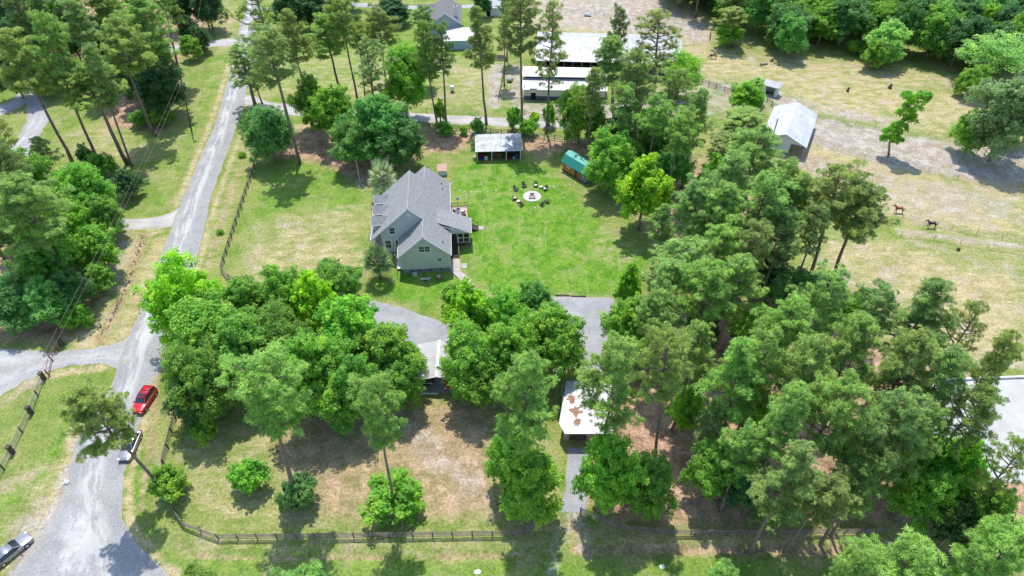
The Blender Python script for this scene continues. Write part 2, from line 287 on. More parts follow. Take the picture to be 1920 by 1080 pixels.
def ground_mat():
    m=bpy.data.materials.new('ground'); m.use_nodes=True; n=m.node_tree; N=n.nodes; L=n.links; b=N['Principled BSDF']; b.inputs['Roughness'].default_value=.95; b.inputs['Specular IOR Level'].default_value=.1
    tc=N.new('ShaderNodeTexCoord')
    def noise(s,det=5,rough=.65,dist=0,stretch=None,rot=0):
        z=N.new('ShaderNodeTexNoise'); z.inputs['Scale'].default_value=s; z.inputs['Detail'].default_value=det; z.inputs['Roughness'].default_value=rough; z.inputs['Distortion'].default_value=dist
        if stretch:
            mp=N.new('ShaderNodeMapping'); mp.inputs['Scale'].default_value=stretch; mp.inputs['Rotation'].default_value=(0,0,rot); L.new(tc.outputs['Object'],mp.inputs[0]); L.new(mp.outputs[0],z.inputs['Vector'])
        else: L.new(tc.outputs['Object'],z.inputs['Vector'])
        return z.outputs[0]
    def mr(s,a,b_,c,d):
        x=N.new('ShaderNodeMapRange'); x.inputs[1].default_value=a;x.inputs[2].default_value=b_;x.inputs[3].default_value=c;x.inputs[4].default_value=d; L.new(s,x.inputs[0]); return x.outputs[0]
    def math_(op,a,b_):
        x=N.new('ShaderNodeMath'); x.operation=op; x.use_clamp=False
        for i,v in enumerate((a,b_)):
            if isinstance(v,(int,float)): x.inputs[i].default_value=v
            else: L.new(v,x.inputs[i])
        return x.outputs[0]
    def mix(f,a,b_,bt='MIX'):
        x=N.new('ShaderNodeMix'); x.data_type='RGBA'; x.blend_type=bt
        for i,v in ((0,f),(6,a),(7,b_)):
            if isinstance(v,(int,float)): x.inputs[i].default_value=v
            elif isinstance(v,tuple): x.inputs[i].default_value=(*v,1)
            else: L.new(v,x.inputs[i])
        return x.outputs[2]
    nb=noise(.11,6,.6,.6); np_=noise(.22,9,.72,.4); nq=noise(.06,8,.68,.8); nm=noise(.45,8,.72,.3); nf=noise(2.6,6,.7); nff=noise(9,3,.7); ns=noise(.5,6,.7,0,(.6,1.3,1),R(-8)); ns2=noise(.5,5,.7,0,(1.5,.22,1),R(-14))
    det=math_('ADD',math_('MULTIPLY',nb,.45),math_('MULTIPLY',nm,.55))
    def chan(k,amp=1.3,gain=2.6,src=None):
        a=N.new('ShaderNodeAttribute'); a.attribute_name=k
        s=math_('MULTIPLY',math_('SUBTRACT',src or det,.5),amp)
        g=mr(a.outputs['Fac'],0,.25,0,1)
        x=math_('ADD',math_('MULTIPLY',math_('SUBTRACT',math_('ADD',a.outputs['Fac'],s),.5),gain),.5)
        y=N.new('ShaderNodeMath'); y.operation='MULTIPLY'; y.use_clamp=True; L.new(mr(x,0,1,0,1),y.inputs[0]); L.new(g,y.inputs[1]); return y.outputs[0]
    grass=mix(mr(nm,.35,.65,0,1),(.115,.20,.030),(.22,.275,.065))
    grass=mix(mr(nb,.44,.60,0,.55),grass,(.33,.31,.12)); grass=mix(mr(np_,.54,.62,0,.6),grass,(.36,.29,.17))
    lush=mix(mr(nm,.42,.58,0,1),(.075,.205,.014),(.165,.285,.035)); lush=mix(mr(np_,.50,.60,0,.65),lush,(.27,.30,.10)); lush=mix(mr(ns2,.56,.72,0,.45),lush,(.36,.34,.16))
    c=mix(chan('lush',1.0,2.2),grass,lush)
    dry=mix(mr(ns,.38,.62,0,1),(.29,.26,.105),(.47,.39,.21)); dry=mix(mr(nq,.52,.60,0,.6),dry,(.185,.235,.06)); dry=mix(mr(np_,.52,.60,0,.7),dry,(.42,.34,.26)); dry=mix(mr(nm,.58,.64,0,.6),dry,(.52,.47,.38))
    c=mix(chan('dry',1.3,1.9,ns),c,dry)
    lit=mix(mr(nm,.4,.6,0,1),(.25,.155,.10),(.50,.33,.22)); lit=mix(mr(nb,.55,.7,0,.6),lit,(.30,.29,.12))
    c=mix(chan('litter',1.2,2.2),c,lit)
    sand=mix(mr(nm,.42,.58,0,1),(.31,.255,.20),(.45,.40,.345)); sand=mix(mr(np_,.52,.58,0,.6),sand,(.33,.27,.17)); c=mix(chan('sand',1.5,2.6),c,sand)
    grv=mix(mr(nf,.35,.65,0,1),(.26,.26,.27),(.48,.47,.46)); c=mix(chan('gravel',1.5,2.6),c,grv)
    c=mix(1.0,c,mr(nf,.34,.66,.66,1.34),'MULTIPLY'); c=mix(1.0,c,mr(nff,.35,.65,.75,1.25),'MULTIPLY')
    wh=noise(.9,2,.5); c=mix(mr(math_('MULTIPLY',wh,nff),.43,.47,0,.5),c,(.66,.62,.52))
    L.new(c,b.inputs['Base Color'])
    bp=N.new('ShaderNodeBump'); bp.inputs['Strength'].default_value=.7; bp.inputs['Distance'].default_value=.25; L.new(math_('ADD',nf,math_('MULTIPLY',nff,.5)),bp.inputs['Height']); L.new(bp.outputs[0],b.inputs['Normal'])
    return m
gm.materials.append(ground_mat()); go=bpy.data.objects.new('ground',gm); col.objects.link(go); tag(go,'mown lawn, dry pasture and pine litter',None,kind='structure'); del go['label']
# ------------------------------------------------------------ roads
def resample(pts,n):
    p=np.array(pts,float); d=np.r_[0,np.cumsum(np.hypot(*np.diff(p,axis=0).T))]; t=np.linspace(0,d[-1],n)
    return np.stack([np.interp(t,d,p[:,0]),np.interp(t,d,p[:,1])],1),d[-1]
rs=random.Random(5)
def strip(name,left,right,z,material,jit=.25,ncr=10):
    l=[G(*p)[:2] for p in left]; r=[G(*p)[:2] for p in right]; n=int(max(resample(l,2)[1],resample(r,2)[1])/.6)+2
    l,_=resample(l,n); r,ln=resample(r,n); nr=np.random.RandomState(3)
    def sm(a): return np.convolve(a,[.25,.5,.25],'same')
    jl=sm(nr.randn(n))*jit; jr=sm(nr.randn(n))*jit
    V=[];U=[]
    for i in range(n):
        d=(r[i]-l[i]); wd=np.hypot(*d)+1e-6; a=l[i]-d/wd*jl[i]; b=r[i]+d/wd*jr[i]
        for k in range(ncr+1): t=k/ncr; V.append((*(a+(b-a)*t),z)); U.append((t,i*.6/6))
    idx=np.arange(n*(ncr+1)).reshape(n,ncr+1); f=np.stack([idx[:-1,:-1],idx[:-1,1:],idx[1:,1:],idx[1:,:-1]],-1).reshape(-1,4)
    me=fast_mesh(name,V,f); uv=me.uv_layers.new(name='UVMap'); U=np.array(U)[f.ravel()]; uv.data.foreach_set('uv',U.astype(np.float32).ravel())
    me.materials.append(material); o=bpy.data.objects.new(name,me); col.objects.link(o); o['kind']='structure'; return o
def road_mat(name,a,b_,bright,tracks=.7,cx=(.3,.62),patch=None):
    m=bpy.data.materials.new(name); m.use_nodes=True; n=m.node_tree; N=n.nodes; L=n.links; bs=N['Principled BSDF']; bs.inputs['Roughness'].default_value=.9; bs.inputs['Specular IOR Level'].default_value=.2
    tc=N.new('ShaderNodeTexCoord'); sp=N.new('ShaderNodeSeparateXYZ'); L.new(tc.outputs['UV'],sp.inputs[0])
    def noise(vec,s,d=5,mp_s=None):
        z=N.new('ShaderNodeTexNoise'); z.inputs['Scale'].default_value=s; z.inputs['Detail'].default_value=d; z.inputs['Roughness'].default_value=.7
        if mp_s: mp=N.new('ShaderNodeMapping'); mp.inputs['Scale'].default_value=mp_s; L.new(vec,mp.inputs[0]); vec=mp.outputs[0]
        L.new(vec,z.inputs['Vector']); return z.outputs[0]
    def mr(s,a_,b2,c,d):
        x=N.new('ShaderNodeMapRange'); x.interpolation_type='SMOOTHSTEP'; x.inputs[1].default_value=a_;x.inputs[2].default_value=b2;x.inputs[3].default_value=c;x.inputs[4].default_value=d; L.new(s,x.inputs[0]); return x.outputs[0]
    def mth(op,p,q):
        x=N.new('ShaderNodeMath'); x.operation=op
        for i,v in enumerate((p,q)):
            if isinstance(v,(int,float)): x.inputs[i].default_value=v
            else: L.new(v,x.inputs[i])
        return x.outputs[0]
    def mix(f,p,q,bt='MIX'):
        x=N.new('ShaderNodeMix'); x.data_type='RGBA'; x.blend_type=bt
        for i,v in ((0,f),(6,p),(7,q)):
            if isinstance(v,(int,float)): x.inputs[i].default_value=v
            elif isinstance(v,tuple): x.inputs[i].default_value=(*v,1)
            else: L.new(v,x.inputs[i])
        return x.outputs[2]
    nf=noise(tc.outputs['Object'],3.5,6); nb=noise(tc.outputs['Object'],.25,5); nff=noise(tc.outputs['Object'],14,2)
    nst=noise(tc.outputs['UV'],3,8,(1.6,.22,1))
    c=mix(mr(nf,.35,.65,0,1),a,b_)
    u=mth('ADD',sp.outputs[0],mth('MULTIPLY',mth('SUBTRACT',nb,.5),.35))
    tr=None
    for cc in cx:
        t=mr(mth('ABSOLUTE',mth('SUBTRACT',u,cc),0),.04,.26,1,0); tr=t if tr is None else mth('MAXIMUM',tr,t)
    tr=mth('MULTIPLY',mth('MULTIPLY',tr,mr(nst,.43,.56,.0,1)),tracks)
    c=mix(tr,c,bright)
    e=mr(mth('MINIMUM',sp.outputs[0],mth('SUBTRACT',1,sp.outputs[0])),.0,.09,.55,0); c=mix(mth('MULTIPLY',e,mr(nf,.4,.6,0,1)),c,(.40,.33,.22))
    c=mix(1.,c,mr(nff,.3,.7,.85,1.15),'MULTIPLY'); c=mix(1.,c,mr(nb,.3,.7,.88,1.12),'MULTIPLY')
    L.new(c,bs.inputs['Base Color']); bp=N.new('ShaderNodeBump'); bp.inputs['Strength'].default_value=.4; bp.inputs['Distance'].default_value=.08; L.new(nff,bp.inputs['Height']); L.new(bp.outputs[0],bs.inputs['Normal'])
    return m
rm=road_mat('gravel_road',(.245,.24,.238),(.33,.325,.318),(.45,.44,.425),.95,(.34,.45)); dm=road_mat('asphalt_drive',(.25,.25,.265),(.315,.315,.33),(.37,.37,.38),.3); lm=road_mat('pale_gravel',(.32,.30,.28),(.42,.395,.37),(.50,.475,.45),.6); sm_=road_mat('side_gravel',(.27,.265,.265),(.375,.365,.355),(.46,.445,.425),.6)
strip('road',[(468,-40),(462,0),(447,60),(436,120),(404,230),(352,350),(322,425),(283,530),(255,600),(232,650),(206,730),(166,790),(142,822),(130,880),(113,940),(78,1000),(20,1080),(-60,1180)],
      [(494,-40),(489,0),(480,60),(473,120),(456,200),(432,270),(395,370),(378,450),(355,540),(318,620),(293,690),(275,760),(250,830),(232,890),(228,970),(258,1020),(330,1090),(420,1180)],.024,rm,.18)
strip('side_road',[(300,560),(262,612),(228,640),(180,652),(110,660),(40,655),(-60,648)],[(300,700),(215,688),(192,682),(150,684),(100,694),(50,712),(-60,780)],.016,sm_,.25)
strip('driveway',[(335,390),(322,398),(300,405),(270,410),(230,410),(190,414)],[(322,425),(300,428),(270,430),(245,431),(220,430),(190,430)],.012,lm,.15,6)
strip('curved_driveway',[(140,122),(100,127),(72,142),(44,165),(20,190),(-40,205)],[(148,134),(106,139),(80,158),(62,180),(40,200),(-40,235)],.012,sm_,.2)
strip('curved_driveway_spur',[(34,172),(48,195),(52,220),(40,245),(22,275),(12,305),(14,335)],[(72,165),(84,195),(92,225),(72,258),(54,285),(50,315),(58,340)],.008,sm_,.2)
strip('upper_driveway',[(447,70),(400,76),(370,80),(310,84)],[(442,86),(400,88),(370,92),(310,100)],.012,lm,.1,5)
strip('farm_lane',[(455,176),(478,180),(500,190),(600,203),(800,213),(960,222),(1110,228),(1300,232)],[(460,200),(480,204),(500,212),(600,220),(800,228),(960,238),(1110,244),(1300,250)],.012,lm,.3,6)
strip('far_road',[(470,14),(560,10),(640,3),(800,12),(900,8)],[(470,20),(560,17),(640,12),(800,19),(900,14)],.02,sm_,.05,4)
strip('asphalt_driveway',[(452,536),(560,545),(690,560),(745,574),(835,606),(930,598),(1040,556),(1150,558)],[(452,550),(560,572),(660,610),(740,690),(785,735),(885,738),(1000,700),(1150,700)],.016,dm,.1)
strip('gate_drive',[(1066,840),(1060,890),(1062,920),(1046,960)],[(1112,840),(1102,890),(1100,920),(1100,962)],.012,dm,.1,6)
# riding arena: pale sand
ar=MB(); ap=[G(1700,716)[:2],G(1990,708)[:2],G(2150,905)[:2],G(1790,905)[:2]]; ar.add([(x,y,.02) for x,y in ap],[(0,1,2,3)])
mat('arena_sand',(.43,.42,.40),.95,scale=.35,c2=(.47,.46,.445),bump=.3,bscale=5); a_=ar.build('arena_sand',M['arena_sand']); a_['kind']='structure'
# ------------------------------------------------------------ tree meshes
def leaf_quads(C,Nn,S,A,rg,T=None):
    n=len(C); Nn=Nn/np.linalg.norm(Nn,axis=1,keepdims=True)
    if T is None: T=rg.randn(n,3)
    T=T-(T*Nn).sum(1)[:,None]*Nn; T/=np.linalg.norm(T,axis=1,keepdims=True)+1e-9; B=np.cross(Nn,T)
    S=S[:,None]; A=A[:,None] if hasattr(A,'__len__') else A
    V=np.stack([C+T*S,C+B*S*A,C-T*S,C-B*S*A],1).reshape(-1,3)
    return V
def leaf_mesh(name,Vs,m):
    V=np.concatenate(Vs); me=fast_mesh(name,V,np.arange(len(V)).reshape(-1,4)); me.materials.append(m); return me
def tube_np(mb,p,q,r0,r1,n=5): mb.tube([p,q],[r0,r1],n,False)
def obj_mesh(mb,name,m):
    me=bpy.data.meshes.new(name); me.from_pydata(mb.v,[],mb.f); me.materials.append(m); me.polygons.foreach_set('use_smooth',[True]*len(me.polygons)); return me
def unit(rg,n): v=rg.randn(n,3); return v/np.linalg.norm(v,axis=1,keepdims=True)
def make_pine(seed,H=26.,Rc=5.,cb=.55,sparse=1.0,nb=40,cone=.6,side=0):
    rg=np.random.RandomState(seed); tk=MB(); n=9
    cx=np.cumsum(rg.randn(n)*.10); cy=np.cumsum(rg.randn(n)*.10); cx-=cx[0]; cy-=cy[0]
    tz=np.linspace(0,H*.97,n); tp=np.stack([cx,cy,tz],1)
    tk.tube([tuple(p) for p in tp],[.30*(1-.75*(i/(n-1)))+.03+(.10 if i==0 else 0) for i in range(n)],8)
    at=lambda z: np.array([np.interp(z,tz,cx),np.interp(z,tz,cy),z])
    Vs=[]; ang=rg.rand()*6
    for i in range(nb):
        f=(i+rg.rand())/nb; z=H*(cb+(1-cb)*f*.99); ang+=2.4+rg.randn()*.35
        L=Rc*((1-f)**cone)*(.62+.38*min(1,f/.25))*rg.uniform(.45,1.25)+.3
        if side: L*=1+.35*math.cos(ang-side)
        if f<.12 and rg.rand()<.4: continue
        p0=at(z-.3); dr=np.array([math.cos(ang),math.sin(ang),0]); up=rg.uniform(.10,.40)+.45*f
        p1=p0+dr*L*.55+np.array([0,0,L*.55*up*.5]); p2=p0+dr*L+np.array([0,0,L*up])
        tk.tube([tuple(p0),tuple(p1),tuple(p2)],[.055+.018*L,.04+.010*L,.02],4,False)
        lat=np.array([-dr[1],dr[0],0]); npd=max(1,int((1.3+L*.95)*sparse))
        for k in range(npd):
            u=.42+.62*(k+rg.rand()*.8)/npd; lt=rg.uniform(-.36,.36)*L*(1.15-u*.45)
            pc=p0*(1-u)+p2*u+lat*lt+np.array([0,0,rg.uniform(-.2,.35)])
            b0=p0*(1-u*.75)+p2*u*.75; tk.tube([tuple(b0),tuple(pc)],[.035,.015],3,False)
            rad=rg.choice([.55,.75,.95,1.25],p=[.3,.35,.25,.1])
            nt_=int(9*rad**1.7)+3
            for t in range(nt_):
                o=unit(rg,1)[0]*rad*rg.uniform(.3,1)**.5; o[2]=abs(o[2])*.55-.1
                tc_=pc+o; nn=26
                D=unit(rg,nn)*.9+np.array([0,0,.35])+o/rad*.6; D/=np.linalg.norm(D,axis=1,keepdims=True)
                Ln=rg.uniform(.19,.33,nn); C=tc_+D*Ln[:,None]
                Nr=np.array([0,0,.75])+o/rad*.35+unit(rg,nn)*.6
                Vs.append(leaf_quads(C,Nr,Ln,.13,rg,T=D))
    return leaf_mesh('pine_crown',Vs,M['needles']),obj_mesh(tk,'pine_trunk',M['pine_bark'])
def make_broad(seed,H=12.,Rc=5.,zb=.05,nl=20,leaf=.165,dens=1.2,top=1.0,pt=0.0,lump=.37,gap=0,feather=0):
    rg=np.random.RandomState(seed); tk=MB(); Vs=[]
    zc=H*(zb+1)/2; rz=H*(1-zb)/2
    th=[(0,0,0),(rg.randn()*.15,rg.randn()*.15,H*.3),(rg.randn()*.3,rg.randn()*.3,H*.62),(rg.randn()*.3,rg.randn()*.3,H*.85)]
    tk.tube(th,[.30,.22,.13,.05],7)
    lobes=[]
    for i in range(nl):
        u=(i+.5)/nl; zz=1-1.75*u; a=i*2.4+rg.rand()*.9; r_=math.sqrt(max(0,1-min(1,abs(zz))**2)); taper=1-pt*max(0,(zz+.4)/1.4)
        d=np.array([math.cos(a)*r_*taper,math.sin(a)*r_*taper,zz]); k=rg.uniform(.50,.88)
        c=np.array([0,0,zc])+d*k*np.array([Rc,Rc,rz]); lr=Rc*lump*rg.uniform(.75,1.2)*(1-.4*pt*max(0,zz))
        lobes.append((c,lr)); tk.tube([(0,0,H*.3+.3*(c[2]-H*.3)*.4),tuple(c*.6+np.array([0,0,zc*.4])*.9),tuple(c)],[.10,.07,.03],4,False)
    lobes.append((np.array([0,0,H-Rc*lump*.95]),Rc*lump*(.9-.4*pt)))
    for c,lr in lobes:
        nc=int(19*dens*(lr/2.1)**1.3)+4
        dd=unit(rg,nc); dd[:,2]=dd[:,2]*.9+.18; dd/=np.linalg.norm(dd,axis=1,keepdims=True)
        for d in dd:
            if rg.rand()<gap: continue
            cc=c+d*lr*rg.uniform(.5,1.22)*np.array([1,1,.9]); cr=lr*rg.uniform(.16,.44)
            n=int(66*dens*(cr/.65)**1.6)+12
            o=unit(rg,n); o[:,2]=np.where(rg.rand(n)<.7,np.abs(o[:,2]),o[:,2]); rr=cr*rg.uniform(.55,1.08,n)
            if feather: o*=np.array([1.35,1.35,.5])
            st=1+.5*np.abs(o@d)*rg.uniform(.2,1.3); C=cc+o*(rr*st)[:,None]; Nn=o*.5+unit(rg,n)*.6+np.array([0,0,.7])
            Vs.append(leaf_quads(C,Nn,leaf*rg.uniform(.5,1.45,n),rg.uniform(.4,.75,n),rg))
        n=int(70*dens); o=unit(rg,n)*rg.uniform(.1,.8,n)[:,None]*lr*.9; Vs.append(leaf_quads(c+o,unit(rg,n),leaf*1.25*np.ones(n),.7,rg))
    # interior leaves
    n=int(900*dens); o=unit(rg,n)*(rg.rand(n)**.4)[:,None]*.62; C=np.array([0,0,zc])+o*np.array([Rc,Rc,rz]); Vs.append(leaf_quads(C,unit(rg,n),leaf*1.5*np.ones(n),.7,rg))
    return leaf_mesh('tree_crown',Vs,M['leaves']),obj_mesh(tk,'tree_trunk',M['grey_bark'])
def make_palm(seed,Ht,Lf,n=34,droop=.5):
    rg=np.random.RandomState(seed); tk=MB(); tk.tube([(0,0,0),(.05,0,Ht*.5),(0,.03,Ht)],[.24,.2,.26],9); Vs=[]
    for i in range(n):
        f=i/n; a=i*2.4; el=1.3-1.9*f+rg.randn()*.08; d=np.array([math.cos(a)*math.cos(el),math.sin(a)*math.cos(el),math.sin(el)])
        p0=np.array([0,0,Ht+.1]); L1=Lf*rg.uniform(.42,.52); p1=p0+d*L1; tk.tube([tuple(p0),tuple(p1)],[.04,.025],3,False)
        lat=np.cross(d,[0,0,1]); lat/=np.linalg.norm(lat)+1e-9; nrm=np.cross(lat,d)
        for s_ in np.linspace(-1.35,1.35,11):
            dd=d*math.cos(s_)+lat*math.sin(s_); dd=dd+np.array([0,0,-.12-.12*abs(s_)]); ln=Lf*.27*(1.1-.3*abs(s_)); c=p1+dd*ln*.95
            Vs.append(leaf_quads(c[None],(nrm+lat*.25*s_)[None],np.array([ln]),.19,rg,T=dd[None]))
            tip=c+dd*ln*.8+np.array([0,0,-droop*.25]); Vs.append(leaf_quads(tip[None],(nrm+lat*.25*s_)[None],np.array([ln*.5]),.16,rg,T=(dd+np.array([0,0,-droop*1.3]))[None]))
    return leaf_mesh('palm_crown',Vs,M['fronds']),obj_mesh(tk,'palm_trunk',M['grey_bark'])
VAR={'P':[make_pine(1,cb=.56),make_pine(2,cb=.50,nb=46),make_pine(3,cb=.60,nb=36,cone=.45),make_pine(4,cb=.52,cone=.7,nb=44),make_pine(5,cb=.58,cone=.42,nb=42,side=1.0),make_pine(6,cb=.48,nb=50,cone=.55),make_pine(7,cb=.55,nb=34,cone=.5,side=3.5,sparse=.85),make_pine(8,cb=.5,nb=38,cone=.8,sparse=1.1),make_pine(9,cb=.62,nb=30,cone=.35)],
     'Q':[make_pine(11,cb=.40,nb=44,sparse=.62,cone=.75),make_pine(12,cb=.45,nb=36,sparse=.6,cone=.6,side=2)],      # thin open pines
     'B':[make_broad(21,pt=.15),make_broad(22,nl=24,lump=.32),make_broad(23,nl=17,lump=.40),make_broad(24,nl=22,lump=.34,pt=.4),make_broad(25,nl=27,lump=.29,pt=.2),make_broad(26,nl=22,lump=.33,pt=.55)],
     'L':[make_broad(31,pt=.6,nl=32,lump=.27,zb=.06,leaf=.17)],                                       # conical crowns
     'S':[make_broad(41,H=4,Rc=2.2,zb=.02,nl=16,leaf=.12,dens=1.7),make_broad(42,H=4,Rc=2.2,zb=.02,nl=16,leaf=.12,dens=1.7,lump=.36)],
     'C':[make_broad(51,H=7,Rc=2.6,zb=.02,pt=.8,nl=20,leaf=.10,dens=1.7,lump=.34)],
     'F':[make_broad(61,H=10,Rc=5,zb=.3,nl=14,leaf=.16,dens=.75,lump=.36,gap=.1,feather=1)],
     'A':[make_palm(71,3.6,2.6)],'K':[make_palm(72,2.6,3.2,40,.9)]}
NOM={'P':(26,5,.78),'Q':(26,5,.72),'B':(12,5,.58),'L':(12,5,.5),'S':(4,2.2,.5),'C':(7,2.6,.5),'F':(10,5,.66),'A':(3.6,2.5,1.08),'K':(2.6,3.0,1.2)}
NAME={'P':'pine_tree','Q':'pine_tree','B':'broadleaf_tree','L':'broadleaf_tree','S':'shrub','C':'cedar_tree','F':'broadleaf_tree','A':'palm_tree','K':'palm_tree'}
CAT={'P':'pine','Q':'pine','B':'tree','L':'tree','S':'shrub','C':'cedar','F':'tree','A':'palm','K':'palm'}
COL={'olive':(0.250,0.360,0.085),'darkp':(0.190,0.300,0.080),'greyp':(0.235,0.360,0.105),'green':(0.200,0.430,0.060),'mid':(0.170,0.370,0.060),'bright':(0.200,0.460,0.055),'lime':(0.270,0.580,0.040),
 'dark':(0.075,0.190,0.060),'blue':(0.120,0.280,0.075),'emer':(0.150,0.370,0.090),'pale':(0.304,0.537,0.149),'palm':(0.150,0.250,0.100),'palmp':(.36,.42,.24),'sage':(0.238,0.362,0.149),'pineg':(0.250,0.420,0.095)}
tr=random.Random(8); cnt={}
GROW=dict(P=1.07,Q=1.15,B=1.1,L=1.05,S=1.08,C=1.05,F=1.1,A=1.15,K=1.15)
def T(kind,cx,cy,rp,base,colr,label,group=None,var=None,hs=1.0):
    H0,R0,fr=NOM[kind]
    if isinstance(base,tuple):
        b=G(*base); c=onY(cx,cy,b[1]); H=max(c[2],.5)/fr; lean=math.atan2(c[0]-b[0],c[2]); lean=max(-.14,min(.14,lean))
    else:
        H=base; c=G(cx,cy,H*fr); b=(c[0],c[1],0); lean=0
    Rm=rp*depth(c)/F*GROW[kind]
    i=cnt.get(kind,0); cnt[kind]=i+1; v=VAR[kind][(i if var is None else var)%len(VAR[kind])]
    e=empty(NAME[kind],b,0,label,CAT[kind],group); rot=tr.uniform(0,6.28) 
    e.rotation_euler=(tr.uniform(-.02,.02),lean,0)
    for me,nm in ((v[1],'trunk'),(v[0],'crown')):
        o=bpy.data.objects.new(nm,me); col.objects.link(o); o.parent=e; o.rotation_euler=(0,0,rot); s=Rm/R0; o.scale=(s,s,H/H0)
        if nm=='trunk' and kind in 'PQ' : pass
        j=[tr.uniform(.92,1.08) for _ in range(3)]; cc=COL[colr]; o.color=(cc[0]*j[0],cc[1]*j[1],cc[2]*j[2],1)
    return e
mat('ridge_grey',(.27,.27,.285),.9)
mat('needle_litter',(.22,.12,.08),.95,scale=5,c2=(.36,.22,.15))
# ------------------------------------------------------------ buildings
def windows(parent,x,y,z,w_,h_,face='-y',panes=2,frame='white_trim',glass='glass'):
    """a window on a wall facing -y at depth y: frame with a pane and muntins"""
    f=MB(); t=.15
    f.box(x-t,x+w_+t,y-.06,y,z-t,z); f.box(x-t,x+w_+t,y-.06,y,z+h_,z+h_+t); f.box(x-t,x,y-.06,y,z,z+h_); f.box(x+w_,x+w_+t,y-.06,y,z,z+h_)
    for k in range(1,panes): f.box(x+w_*k/panes-.05,x+w_*k/panes+.05,y-.055,y,z,z+h_)
    f.box(x,x+w_,y-.05,y,z+h_/2-.03,z+h_/2+.03)
    for k in range(panes): xm=x+w_*(k+.5)/panes; f.box(xm-.012,xm+.012,y-.045,y,z,z+h_)
    fo=f.build('window',M[frame],parent); g=MB().box(x,x+w_,y-.03,y-.002,z,z+h_).build('pane',M[glass],fo); return fo
def house():
    h=empty('house',(-10.9,89.3,0),R(4.6),'two storey pale green siding house with grey shingle roofs, dormers and a screened back porch','house')
    zr=lambda x:4.05+(.35-x)*.9
    zl=lambda x:10.44-(-6.75-x)*.9
    # walls
    wl=MB()
    wl.prism([(-12,.88),(0,.88),(0,zr(0)-.2),(-6.75,10.44-.25),(-12,zl(-12)-.2)],5.2,16.6)
    wl.prism([(-8.4,.88),(0,.88),(0,zr(0)-.2),(-4.25,8.19-.25),(-8.4,8.19-4.15*.9-.2)],0,5.198)
    wl.prism([(-8.4,.88),(0,.88),(0,zr(0)-.2),(-4.25,8.19-.25),(-8.4,8.19-4.15*.9-.2)],16.602,21.4)
    wl.build('wall',M['sage_siding'],h)
    fd=MB().box(-8.36,-.04,.04,5.3,0,.88).box(-11.96,-.04,5.3,16.5,0,.88).box(-8.36,-.04,16.5,21.36,0,.88); f=fd.build('foundation',M['block'],h)
    for k in (-7.0,-5.6,-3.7,-1.9): MB().box(k,k+.45,-.002,.03,.48,.68).build('vent',M['dark_void'],f)
    # roof
    rf=MB(); t=.16
    rf.slab([(-6.75,4.8,10.44),(.35,4.8,zr(.35)),(.35,17,zr(.35)),(-6.75,17,10.44)],t)
    rf.slab([(-13.9,4.8,zl(-13.9)),(-6.75,4.8,10.44),(-6.75,17,10.44),(-13.9,17,zl(-13.9))],t)
    for y0,y1 in ((-.45,4.798),(17.002,21.85)):
        rf.slab([(-4.25,y0,8.19),(.35,y0,zr(.35)),(.35,y1,zr(.35)),(-4.25,y1,8.19)],t)
    for y0,y1 in ((-.45,5.2),(16.6,21.85)):
        x0=-8.95; rf.slab([(x0,y0,8.19-4.7*.9),(-4.25,y0,8.19),(-4.25,y1,8.19),(x0,y1,8.19-4.7*.9)],t)
    # screened porch roof, a low slope springing from the main slope
    rf.slab([(-2.0,6.2,zr(-2)+.04),(4.05,6.2,3.55),(4.05,10.75,3.55),(-2.0,10.75,zr(-2)+.04)],t)
    ro=rf.build('roof',M['shingles'],h)
    rd=MB(); rd.bar((-6.75,4.8,10.47),(-6.75,17,10.47),.22,.06); rd.bar((-4.25,-.45,8.22),(-4.25,4.8,8.22),.2,.05); rd.bar((-4.25,17,8.22),(-4.25,21.85,8.22),.2,.05); rd.build('ridge_cap',M['ridge_grey'],ro)
    for x,y in ((-1.2,19.5),(-1.0,18.0),(-1.0,1.6)): MB().cyl(x,y,zr(x)-.1,zr(x)+.35,.09,8).build('vent_pipe',M['black_plastic'],ro)
    tr_=MB()
    for y in (-.47,21.87): tr_.bar((-8.95,y,8.19-4.7*.9-.1),(-4.25,y,8.09),.05,.24); tr_.bar((-4.25,y,8.09),(.35,y,zr(.35)-.1),.05,.24)
    for y in (4.78,17.02):
        tr_.bar((-13.9,y,zl(-13.9)-.1),(-6.75,y,10.34),.05,.24)
    tr_.bar((-6.75,4.78,10.34),(-4.4,4.78,8.25),.05,.24)
    tr_.bar((.39,-.45,zr(.35)-.09),(.39,21.85,zr(.35)-.09),.06,.16); tr_.bar((-13.94,4.8,zl(-13.9)-.09),(-13.94,17,zl(-13.9)-.09),.06,.16)
    tr_.bar((-8.99,-.45,8.19-4.7*.9-.1),(-8.99,5.2,8.19-4.7*.9-.1),.06,.16); tr_.bar((4.09,6.2,3.48),(4.09,10.75,3.48),.06,.18); tr_.bar((-1.5,6.17,5.45),(4.05,6.17,3.47),.05,.2)
    tr_.box(-.06,.06,-.06,.02,.88,3.9); tr_.box(-8.46,-8.34,-.06,.02,.88,4.2)
    tr_.build('trim',M['white_trim'],h)
    MB().tube([(.2,-.2,3.9),(.12,-.1,3.4),(.12,-.1,.3)],.05,6).build('downspout',M['white_trim'],h)
    # gable windows
    windows(h,-5.1,0,4.75,1.8,1.15,panes=2); windows(h,-2.15,0,2.55,.75,.62,panes=1); windows(h,-10.35,5.2,5.0,.85,1.25,panes=1)
    v=MB().tube([(-6.75,5.2,9.0),(-6.75,5.12,9.0)],.38,14); v.build('gable_vent',M['white_trim'],h)
    windows(h,-11.4,5.2,1.9,.9,1.6,panes=1); windows(h,-9.6,5.2,1.6,.8,1.9,panes=1)
